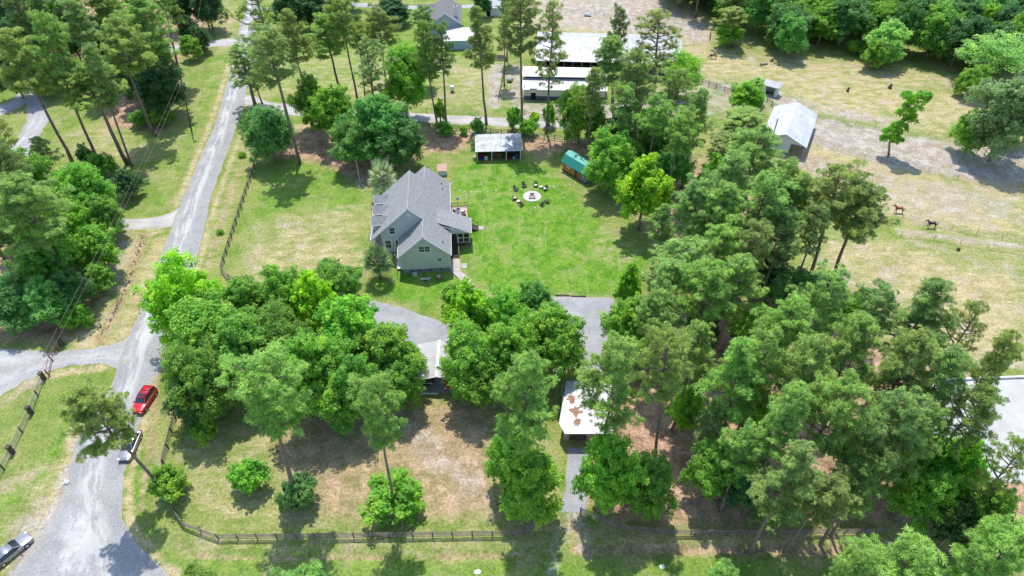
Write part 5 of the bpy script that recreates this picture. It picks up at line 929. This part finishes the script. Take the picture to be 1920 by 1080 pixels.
# ------------------------------------------------------------ trees: kind, crown centre (photo px), crown radius px, base px or height m, colour, label
TREES=[
('P',45,118,52,(137,307),'olive','leaning tall pine over the curved gravel driveway, leftmost of the roadside pines'),
('P',97,92,44,(183,300),'pineg','tall pine rising between the leftmost leaning pine and the dense double pine'),
('P',168,168,60,(240,308),'olive','dense dark crowned pine whose two close trunks meet the lawn near its round shadow'),
('P',185,135,35,(247,312),'greyp','slim pine close behind the dense dark crowned pine by the left lawn'),
('P',224,92,46,(290,255),'olive','tall pine with a long bare grey trunk ending beside a small shrub'),
('P',268,38,46,(312,205),'pineg','tall pine standing over the dark understory trees left of the utility pole'),
('P',303,-15,36,(338,148),'olive','tall pine with its bare trunk right beside the top of the near utility pole'),
('P',338,-75,34,(345,45),'olive','pine trunk rising out of the top edge above the bright small trees by the road'),
('P',28,20,34,24,'darkp','dark pine at the top left corner of the woods'),
('P',150,38,38,24,'greyp','grey green pine crown behind the bright young tree at top left'),
('P',198,12,40,25,'olive','pine crown at the top edge right of the grey green pine'),
('P',118,-5,32,23,'darkp','dark pine at the top edge just right of the bright young tree'),
('P',245,-15,36,24,'pineg','pine crown cut by the top edge above the pine with the long bare trunk'),
('B',255,140,36,14,'dark','dark leafy tree under the left roadside pines'),
('B',302,165,40,12,'dark','dark blue green leafy tree closest to the near utility pole'),
('B',285,110,34,14,'blue','leafy understory tree behind the dark blue green one by the utility pole'),
('B',215,40,28,14,'green','bright green leafy tree showing between pine crowns at upper left'),
('B',88,15,26,14,'bright','bright fresh green tree near the top left corner'),
('B',35,65,44,14,'dark','dark leafy mass of a tree at the top left edge'),
('B',5,20,40,15,'dark','dark tree cut by the left edge at the very top left corner'),
('B',75,62,24,12,'blue','blue green tree between the dark corner tree and the bright fresh one'),
('B',385,5,28,14,'dark','dark leafy tree at the top edge left of the road'),
('B',335,5,28,14,'dark','dark leafy tree at the top edge among pine trunks'),
('B',352,52,20,9,'dark','small dark leafy tree beside the upper driveway'),
('B',355,85,19,7,'green','small bright green tree below the upper driveway near the road'),
('B',375,72,16,7,'dark','dark bushy small tree right of the small bright one below the upper driveway'),
('Q',83,282,28,(105,347),'greyp','thin sparse young pine left of the dark cedar'),
('C',236,343,30,7,'dark','dark dense cedar standing alone on the lawn left of the road'),
('S',265,222,21,4,'mid','round mid green shrub left of the bright shrub near the utility pole'),
('S',300,222,20,4,'green','bright green shrub left of the near utility pole foot'),
('S',186,312,26,6,'mid','grey green shrub at the foot of the dense dark crowned pine'),
('S',160,292,14,5,'dark','small dark upright shrub between two left pine trunks'),
('S',120,345,22,6,'green','green shrub right of the thin sparse young pine'),
('Q',4,262,34,24,'olive','pine branches cut by the left edge above the curved driveway end'),
('P',5,325,38,22,'darkp','dark pine crown at the left edge below the curved driveway'),
('P',55,385,66,(137,550),'pineg','large pine with a long grey trunk ending at the wooded left edge of the ditch'),
('P',8,440,44,(28,528),'greyp','pine with a pale trunk at the left edge over the dark thicket'),
('B',45,330,42,13,'mid','mid green tree at upper left of the thicket below the curved driveway'),
('B',150,358,46,13,'green','fresh green tree with layered crown at the top of the left thicket'),
('B',135,425,42,12,'bright','bright green tree in the middle of the left thicket'),
('B',178,462,38,10,'green','green tree on the thicket edge nearest the ditch'),
('B',190,400,34,10,'mid','mid green tree on the thicket edge just below the small driveway'),
('B',85,480,46,12,'mid','tree behind the long grey pine trunk in the left thicket'),
('B',20,400,40,13,'mid','tree at the left edge of the frame in the middle of the thicket'),
('B',25,560,46,9,'blue','blue green tree at the lower left corner of the thicket'),
('B',80,565,44,9,'emer','emerald green tree along the lower edge of the left thicket'),
('B',128,540,38,8,'blue','dark tree at the lower edge of the thicket beside the long grey pine trunk'),
('B',182,515,26,6,'green','small bright tree at the outer corner of the left thicket'),
('S',145,592,24,4,'green','low green bush nearest the red entrance post'),
('B',60,120,36,14,'blue','blue green tree between the two leftmost roadside pines at upper left'),
('B',130,62,34,15,'dark','dark tree filling behind the grey green pine crown at upper left'),
('B',190,85,34,14,'dark','dark understory tree behind the dense dark crowned pine'),
('B',245,75,34,14,'blue','blue green tree behind the pine with the long bare grey trunk'),
('P',80,25,34,23,'darkp','dark pine between the top left corner and the bright young tree'),
('B',15,130,34,13,'dark','dark tree at the left edge above the leftmost leaning pine crown'),
('B',95,395,40,12,'green','green tree left of the fresh layered one in the left thicket'),
('B',60,430,42,11,'mid','tree crossed by the long grey pine trunk in the left thicket'),
# roadside right and the row above the house
('Q',452,118,46,(480,203),'olive','thin leaning pine whose open crown overhangs the road'),
('Q',492,28,42,(540,225),'olive','tall sparse pine at the top, right of the road, left of the bent pine'),
('P',517,118,50,(562,306),'greyp','tall pine with a bent lower trunk ending beside its round shadow on the left lawn'),
('Q',462,150,22,(492,195),'greyp','small thin pine right at the mouth of the farm lane'),
('P',550,72,33,(587,235),'olive','slim pine behind the bent pine with crown over the upper field'),
('P',612,65,40,(645,192),'pineg','pine with a broad light crown in the upper field'),
('P',645,45,36,(672,202),'olive','taller darker pine right beside the broad light crowned one'),
('P',672,62,20,(684,178),'darkp','thin pine with a narrow crown between two larger pines of the upper field'),
('P',710,62,32,(727,192),'olive','slim pine left of the light green leafy tree in the upper field'),
('Q',690,128,40,(712,250),'greyp','open grey green pine standing in the big spreading tree above the house'),
('P',797,85,26,(820,232),'olive','left one of the two close tall pines before the blue house'),
('P',830,92,34,(837,236),'darkp','right one of the two close tall pines before the blue house'),
('P',895,66,36,(912,233),'olive','single tall bare pine right of the blue house'),
('P',973,55,42,(979,250),'darkp','very tall dark pine left of the white roofed barns'),
('Q',1034,75,36,(1024,250),'olive','tall narrow pine in front of the left end of the barns'),
('P',945,65,20,17,'olive','smaller pine between the blue house and the very tall dark pine'),
('P',950,5,22,20,'pineg','pine at the top edge beside the small white shed'),
('P',793,32,22,13,'greyp','small pine growing at the left corner of the blue house'),
('B',763,145,40,(763,222),'green','light green leafy tree between the upper field pines and the blue house'),
('B',790,120,22,11,'green','lower leafy tree beside the light green one left of the two close pines'),
('B',583,185,30,(585,242),'mid','mid green tree left of the bright bushy tree above the left lawn'),
('B',626,205,42,(626,268),'bright','bright bushy green tree above the top of the left lawn'),
('B',712,232,58,16,'emer','large spreading blue green tree above the house'),
('B',668,262,42,11,'emer','left lower side tree of the large spreading group above the house'),
('B',748,262,42,11,'blue','right lower side tree of the large spreading group above the house'),
('B',500,243,40,13,'emer','round green tree at the top end of the left lawn fence'),
('B',545,12,38,13,'dark','dark round tree at the top right of the road'),
('B',600,8,38,13,'dark','dark round tree at the top edge above the pine with the broad light crown'),
('B',735,15,38,(738,42),'dark','dark round tree left of the blue house at the top edge'),
('B',905,3,16,8,'dark','small dark tree between the blue house and the small white shed'),
('B',640,-25,30,12,'mid','tree beyond the far road at the top edge'),
('S',835,240,16,(834,250),'green','small green bush at the foot of the two close tall pines'),
('S',825,208,10,(826,228),'mid','young upright bush just above the bush of the two close tall pines'),
('S',870,245,8,2,'green','tiny round bush by the back fence left of the open shed'),
('S',895,236,13,3.5,'mid','bush by the back fence at the open shed left corner'),
('S',962,222,14,6,'bright','bright narrow bush just above the open shed'),
('S',988,240,16,4,'green','green bush at the foot of the very tall dark pine'),
('S',1003,222,10,3,'lime','small yellow green bush beside the very tall dark pine'),
('S',1030,215,12,6,'green','young leafy tree at the trunk of the tall narrow pine'),
('K',717,333,24,4.6,'palmp','pale fan palm behind the house on the upper left corner'),
('A',707,486,26,(713,523),'palm','fan palm on the lawn at the lower left corner of the house'),
# barn belt
('P',1145,112,46,(1152,250),'olive','pine with a dense crown covering the middle of the barn roofs'),
('P',1160,62,17,24,'darkp','pine top showing small against the long barn roof'),
('Q',1235,76,48,(1224,205),'olive','wide open pine with forking limbs against the right end of the barn roof'),
('P',1196,142,42,(1189,305),'greyp','pine right of the dense crowned one, trunk coming down behind the lime tree'),
('P',1175,200,36,20,'pineg','shorter pine in the belt below the barn right end'),
('F',1280,132,40,(1268,185),'bright','feathery light green tree right of the barn'),
('B',1084,205,34,(1085,268),'green','green tree above the green roofed cabin'),
('B',1115,225,26,9,'mid','tree filling the gap between the cabin and the pine belt'),
('B',1160,245,34,10,'dark','dark tree in the middle of the belt below the barns'),
('B',1215,232,34,10,'mid','mid green tree at the lane in the belt below the barns'),
('B',1144,300,42,13,'green','tall leafy tree standing over the right end of the green roofed cabin'),
('L',1208,362,60,17,'lime','big conical lime green tree at the right edge of the lawn'),
('B',1247,260,40,11,'emer','round blue green tree above the lime green one'),
('B',1268,310,30,10,'emer','pale emerald tree right of the lime green conical tree'),
('B',1210,275,22,8,'mid','dark green tree just left of the round blue green one'),
('P',1308,210,42,22,'greyp','grey green pine in the belt left of the run-in shed'),
('P',1262,175,32,20,'olive','pine in front of the barn right corner'),
('P',1388,222,46,(1386,268),'pineg','pine left of the small white barn'),
('P',1352,262,38,(1358,292),'greyp','pine with a thin visible trunk left of the small white barn pine'),
('B',1400,178,30,8,'bright','bright green tree hiding the left corner of the run-in shed'),
('B',1418,165,18,7,'pale','pale leafy branch tree over the run-in shed roof'),
('P',1414,298,54,24,'pineg','pine with a round crown at the lower left of the small white barn'),
('P',1368,340,55,24,'pineg','pine below the round crowned one in the middle of the belt'),
('P',1300,395,48,22,'greyp','pine whose grey trunk shows right of the lime tree shadow'),
('P',1352,405,52,23,'pineg','pine in the thick of the belt right of the lawn'),
('P',1425,385,55,24,'pineg','pine in the belt left of the dark flat topped pines'),
('P',1495,372,56,(1458,525),'olive','dark flat topped pine, leftmost of the three beside the pasture'),
('P',1560,362,56,(1518,524),'olive','dark flat topped pine, middle of the three beside the pasture'),
('P',1614,396,60,(1555,532),'olive','large leaning dark pine on the pasture side, rightmost of the three'),
('P',1465,440,40,20,'greyp','grey green pine below the dark flat topped pines'),
('L',1340,330,34,11,'bright','bright green leafy tree poking out among pines in the belt'),
('Q',1248,438,24,9,'greyp','small young pine at the shadow of the lime green tree'),
('B',1300,455,26,7,'mid','bush like tree beside the bare orange patch in the belt'),
('B',1400,450,38,9,'blue','blue green understory tree in the middle of the belt'),
('B',1440,500,36,8,'dark','dark understory tree between pine trunks right of centre'),
('P',1274,500,64,(1258,632),'pineg','big round headed pine at the right end of the parking area'),
('P',1382,532,54,22,'pineg','pine with a lighter crown right of the big round headed one'),
('L',1178,540,28,12,'bright','narrow pointed bright tree beside the parking area corner'),
('B',1185,605,48,11,'bright','bright leafy tree at the right edge of the parking area'),
('P',1225,590,42,18,'pineg','pine merging with the bright leafy tree by the parking area'),
('B',1170,650,34,8,'green','leafy tree at the lower right corner of the parking area'),
('B',1320,610,40,8,'dark','dark understory tree below the big round headed pine'),
('B',1410,620,36,9,'green','leafy tree right of the orange clearing below the round headed pine'),
('B',1490,545,42,9,'blue','blue green tree at the feet of the dark flat topped pines'),
('B',1530,540,28,7,'dark','dark bush tree by the trunk of the large leaning dark pine'),
('P',1470,620,56,24,'pineg','light crowned pine in the right wood near the pasture corner'),
('P',1552,572,56,23,'pineg','light green pine crown just under the large leaning pine foot'),
('B',1600,590,34,12,'green','green leafy tree at the pasture edge of the right wood'),
('P',1724,590,72,25,'darkp','huge dark domed pine against the dry field'),
('P',1640,600,42,22,'greyp','grey green pine left of the huge dark domed one'),
('P',1592,665,56,25,'pineg','pine crown below the grey green one in the right wood'),
('P',1690,690,60,26,'olive','olive crowned pine below the huge domed pine'),
('Q',1803,637,38,22,'olive','sparse pine with cone laden branches against the dry field'),
('P',1855,688,33,23,'olive','pine leaning over the top edge of the white sand arena'),
('P',1760,725,60,25,'pineg','pine crown left of the arena in the right wood'),
('P',1818,778,42,22,'olive','pine with layered branches over the left edge of the arena'),
('P',1506,705,58,25,'pineg','light pine crown in the middle of the right wood'),
('P',1430,690,50,24,'pineg','pine crown between the two tallest light crowns of the right wood'),
('P',1378,698,62,(1347,868),'pineg','large light pine with its leaning trunk visible above the orange clearing'),
('P',1252,685,54,(1226,880),'olive','dark olive pine with a forked trunk above the lower orange clearing'),
('P',1148,712,64,27,'pineg','pine standing over the white roofed outbuilding'),
('P',982,746,64,27,'pineg','bushy pine right of the pink bare lawn, left of the white roofed outbuilding'),
('P',1560,770,58,25,'pineg','pine crown at the centre of the lower right wood'),
('P',1475,790,56,25,'pineg','pine crown right of the large light pine'),
('P',1650,790,55,24,'greyp','grey pine crown in the lower right wood'),
('P',1720,810,46,22,'greyp','grey pine in front of the olive crowned one'),
('B',1600,840,36,12,'emer','emerald tree over the orange bare soil in the lower right wood'),
('P',1640,880,46,19,'darkp','dark pine behind the lime tree of the lower right wood'),
('L',1785,880,66,14,'bright','large lime green leafy tree left of the arena'),
('B',1735,925,48,12,'green','lower bright tree beside the large lime green one'),
('B',1700,855,38,13,'green','green leafy tree left of the large lime green one'),
('P',1480,890,64,22,'greyp','blue green pine with low branches over the orange soil'),
('P',1535,925,48,17,'greyp','lower pine right of the blue green one near the fence'),
('P',1430,960,34,(1437,985),'greyp','small drooping pine in front of the lower right fence'),
('Q',1335,800,38,14,'greyp','thin pine by the lower orange clearing'),
('B',1338,880,44,11,'mid','mid green tree right of the lower orange clearing'),
('B',1400,900,36,10,'dark','dark tree right of the mid green one by the lower clearing'),
('B',1290,760,34,9,'bright','bright understory tree between the dark olive and large light pines'),
('B',1420,770,34,11,'green','bright leafy tree behind the leaning trunk of the large light pine'),
('B',990,895,62,14,'green','dense leafy tree left of the lower drive by the gate'),
('B',955,860,38,12,'green','leafy tree behind the dense one left of the lower drive'),
('B',1142,888,52,15,'bright','bright green tree right of the lower drive by the gate'),
('B',1213,905,46,11,'mid','darker tree right of the bright one beside the fence'),
('B',1850,975,48,13,'green','leafy tree at the lower right, above the bottom corner pine'),
('Q',1885,888,40,20,'olive','sparse brown tipped pine over the arena lower left'),
('P',1680,1060,80,24,'pineg','large light pine crown with grey twigs at the bottom right edge'),
('P',1868,1065,66,23,'pineg','yellowish pine crown at the bottom right corner'),
('P',1585,1090,46,22,'pineg','pine crown touching the bottom edge left of the large light one'),
('B',1800,980,36,10,'dark','dark tree between the lower right leafy tree and the lime one'),
('P',1330,545,48,22,'pineg','pine closing the gap between the round headed pine and its lighter right neighbour'),
('P',1300,660,46,21,'pineg','pine above the orange clearing left of the largest light pine'),
('P',1410,460,44,21,'greyp','grey green pine in the middle of the belt right of the round headed pine'),
('P',1240,410,30,14,'greyp','short grey green pine just right of the lime green tree'),
('P',1340,470,44,20,'pineg','pine over the bare orange patch in the belt'),
('P',1610,910,46,17,'greyp','low pine over the shaded end of the lower right fence'),
('P',1400,840,46,18,'pineg','pine with hanging branches right of the lower orange clearing'),
('P',1228,222,34,20,'pineg','pine left of the grey green pine of the belt below the barns'),
('P',1112,168,28,21,'olive','pine at the left side of the belt just in front of the stable'),
('P',1272,252,34,20,'pineg','pine of the belt above the pale emerald leafy tree'),
('B',1185,292,26,9,'mid','low leafy tree between the cabin tree and the lime green one'),
('P',1462,352,46,23,'pineg','pine filling the belt just left of the dark flat topped pines'),
('P',1530,430,36,20,'greyp','lower pine between the first two dark flat topped pine trunks'),
# middle
('P',495,762,78,(557,945),'pineg','wide crowned pine over the lower lawn, left one of the two tall lone pines',None,8),
('P',703,785,52,(742,960),'pineg','tall pine standing in a round bright bush on the lower lawn'),
('P',184,776,60,(314,925),'olive','leaning dark pine overhanging the road and the parked cars',None,0),
('S',560,928,34,5,'blue','dark green shrub at the foot of the wide crowned lone pine'),
('S',742,930,50,5,'bright','round bright green bush at the foot of the tall lone pine'),
('S',463,897,33,5,'bright','bright upright bush standing alone on the lower left lawn'),
('S',316,905,30,5,'green','green bush at the foot of the leaning dark pine by the fence'),
('S',385,800,26,5,'green','bright bush in front of the large leafy group left'),
('B',340,560,58,15,'lime','yellow green tree overhanging the road, leftmost of the leafy group'),
('B',390,620,66,14,'green','broad green tree behind the yellow green one by the road'),
('B',370,710,56,14,'mid','mid green tree above the lower left lawn fence'),
('B',356,756,36,10,'dark','darker lower tree beside the fence below the leafy group'),
('B',455,660,66,15,'mid','mid green tree in the centre of the left leafy group'),
('B',460,565,46,12,'mid','tree at the upper left of the leafy group near the black gate'),
('B',540,560,44,13,'green','green tree along the upper edge of the left leafy group'),
('B',632,535,42,11,'mid','dark round tree at the upper right of the left leafy group'),
('L',590,575,52,16,'lime','lime topped tree standing out of the left leafy group'),
('B',525,640,52,14,'mid','shaded tree between lime topped and mid green trees in the leafy group'),
('B',575,700,66,16,'green','large green tree in the front row of the left leafy group'),
('B',660,620,66,15,'bright','large bright tree behind the front row nearest the driveway'),
('B',725,660,62,14,'green','round green tree left of the carport roof'),
('B',650,715,56,13,'mid','mid green tree right above the tall lone pine'),
('B',745,715,42,10,'mid','lower tree at the left side of the carport'),
('L',880,595,56,15,'lime','yellow green tree right of the driveway bend'),
('B',885,670,56,13,'green','green tree at the right side of the carport'),
('S',850,557,22,5,'mid','small dark green bush at the edge of the driveway below the house walk'),
('B',950,600,50,13,'bright','bright green tree behind the yellow green one'),
('B',1003,575,40,12,'emer','emerald topped tree left of the open parking area'),
('B',1035,635,64,14,'green','broad round green tree at the left of the parking area'),
('B',965,665,52,13,'green','green tree between the carport tree and the broad round one'),
('B',905,715,42,10,'mid','shaded tree beside the bushy pine right of the carport'),
('P',560,1125,80,22,'pineg','pine crown rising from the bottom edge below the fence'),
('P',385,1112,40,20,'pineg','small pine crown at the bottom edge near the road'),
('P',1345,1105,46,20,'pineg','pine crown at the bottom edge below the gate clearing'),
# pasture side
('B',1478,62,26,(1477,108),'emer','slender green tree alone at the pasture edge with a round shadow'),
('B',1640,98,22,(1638,130),'green','small tree with a visible trunk before the far wood'),
('B',1667,72,36,12,'pale','light green round tree at the far wood edge'),
('S',1604,88,16,4,'green','small round light bush on the edge of the far wood'),
('B',1842,45,24,14,'lime','yellow green tree top within the far wood at right'),
('F',1868,98,52,13,'pale','spreading pale green tree at the right end of the far wood'),
('B',1818,150,24,(1816,182),'green','small dark trunked tree under the spreading pale one'),
('B',1850,212,56,(1855,302),'sage','large grey green tree, taller of the pair in the sandy pasture'),
('B',1812,240,28,(1808,288),'green','smaller tree on the left side of the large grey green one'),
('B',1908,215,36,12,'bright','bright green tree at the right edge beside the large grey green one'),
('B',1358,62,24,(1365,88),'green','bright green tree at the near corner of the far wood'),
('P',1378,30,26,(1373,88),'olive','pine with a pale trunk at the near corner of the far wood'),
('B',1690,235,27,(1666,292),'green','twisted young tree, middle crown clump, alone in the sandy pasture'),
]
TREES=[t for t in TREES if not t[6].startswith('twisted')]
for t in TREES: T(*t)
# the twisted tree in the sandy pasture: one trunk, three crown clumps leaning right
b=G(1666,292); tw=empty('broadleaf_tree',b,0,'twisted young tree with a crown leaning right, alone in the sandy pasture','tree')
pts=[(1669,250),(1682,232),(1712,192),(1716,178),(1698,208),(1676,240)]; tk=MB(); q=[Vector(onY(x,y,b[1]))-Vector(b) for x,y in pts]
tk.tube([(0,0,0),q[0]*.6,q[1]*.9,q[2]],[.28,.22,.15,.05],7); tk.build('trunk',M['grey_bark'],tw,smooth=True)
Vs=[]; rg=np.random.RandomState(9)
for p,r in zip([Vector(onY(x,y,b[1]))-Vector(b) for x,y in ((1672,250),(1684,240),(1698,215),(1712,200),(1722,188),(1700,182),(1733,180),(1662,262),(1680,262),(1708,225))],(2.2,2.2,2.2,2.2,2.1,1.6,1.5,1.5,1.6,1.5)):
    for k in range(22):
        d=unit(rg,1)[0]; d[2]=abs(d[2]*.8)+.1*d[2]; cc=np.array(p)+d*r*.8*np.array([1,1,.8]); n=70; o=unit(rg,n)*rg.uniform(.2,.62,n)[:,None]
        Vs.append(leaf_quads(cc+o,o+unit(rg,n)*.6+np.array([0,0,.5]),.17*rg.uniform(.7,1.3,n),.6,rg))
o=bpy.data.objects.new('crown',leaf_mesh('twisted_crown',Vs,M['leaves'])); col.objects.link(o); o.parent=tw; o.color=(*COL['bright'],1)
# far wood beyond the pasture and woods outside the left and upper edges
def inpoly(x,y,pl): 
    c=False
    for i in range(len(pl)):
        (x0,y0),(x1,y1)=pl[i],pl[(i+1)%len(pl)]
        if (y0>y)!=(y1>y) and x<(x1-x0)*(y-y0)/(y1-y0)+x0: c=not c
    return c
wr=random.Random(77)
def wood(pl,step,H,cols,pine,label,group,rp=(.9,1.2)):
    g=[G(*p)[:2] for p in pl]; xs=[p[0] for p in g]; ys=[p[1] for p in g]; y=min(ys); r=0
    while y<max(ys):
        x=min(xs)+(r%2)*step/2
        while x<max(xs):
            xx=x+wr.uniform(-.3,.3)*step; yy=y+wr.uniform(-.3,.3)*step
            if inpoly(xx,yy,g):
                k='P' if wr.random()<pine else 'B'; h=wr.uniform(*H)*(1.35 if k=='P' else 1); Rm=step*wr.uniform(*rp)*.62*(.85 if k=='P' else 1)
                H0,R0,_=NOM[k]; v=VAR[k][wr.randrange(len(VAR[k]))]; lb=label[k]
                e=empty(NAME[k],(xx,yy,0),0,lb,CAT[k],group+(' pines' if k=='P' else ' leafy trees')); rot=wr.uniform(0,6.28)
                ck=wr.choice(cols if k=='B' else ['olive','pineg','darkp'])
                for me,nm in ((v[1],'trunk'),(v[0],'crown')):
                    o=bpy.data.objects.new(nm,me); col.objects.link(o); o.parent=e; o.rotation_euler=(0,0,rot); o.scale=(Rm/R0,Rm/R0,h/H0); j=wr.uniform(.85,1.15); o.color=(*[c*j for c in COL[ck]],1)
            x+=step
        y+=step*.87; r+=1
wood([(1225,2),(1345,62),(1440,88),(1560,92),(1640,106),(1700,102),(1780,130),(1840,150),(2010,120),(2010,-75),(1225,-75)],8.6,(11,15),['dark','blue','dark','mid','emer','green','blue','mid'],.16,
     dict(B='leafy tree in the dense far wood beyond the pasture',P='pine in the dense far wood beyond the pasture'),'far wood')
wood([(-120,-10),(60,-10),(330,-20),(420,-10),(420,-75),(-120,-75)],9.5,(12,15),['dark','blue','mid'],.5,
     dict(B='leafy tree in the woods behind the top left corner',P='pine in the woods behind the top left corner'),'upper left wood')
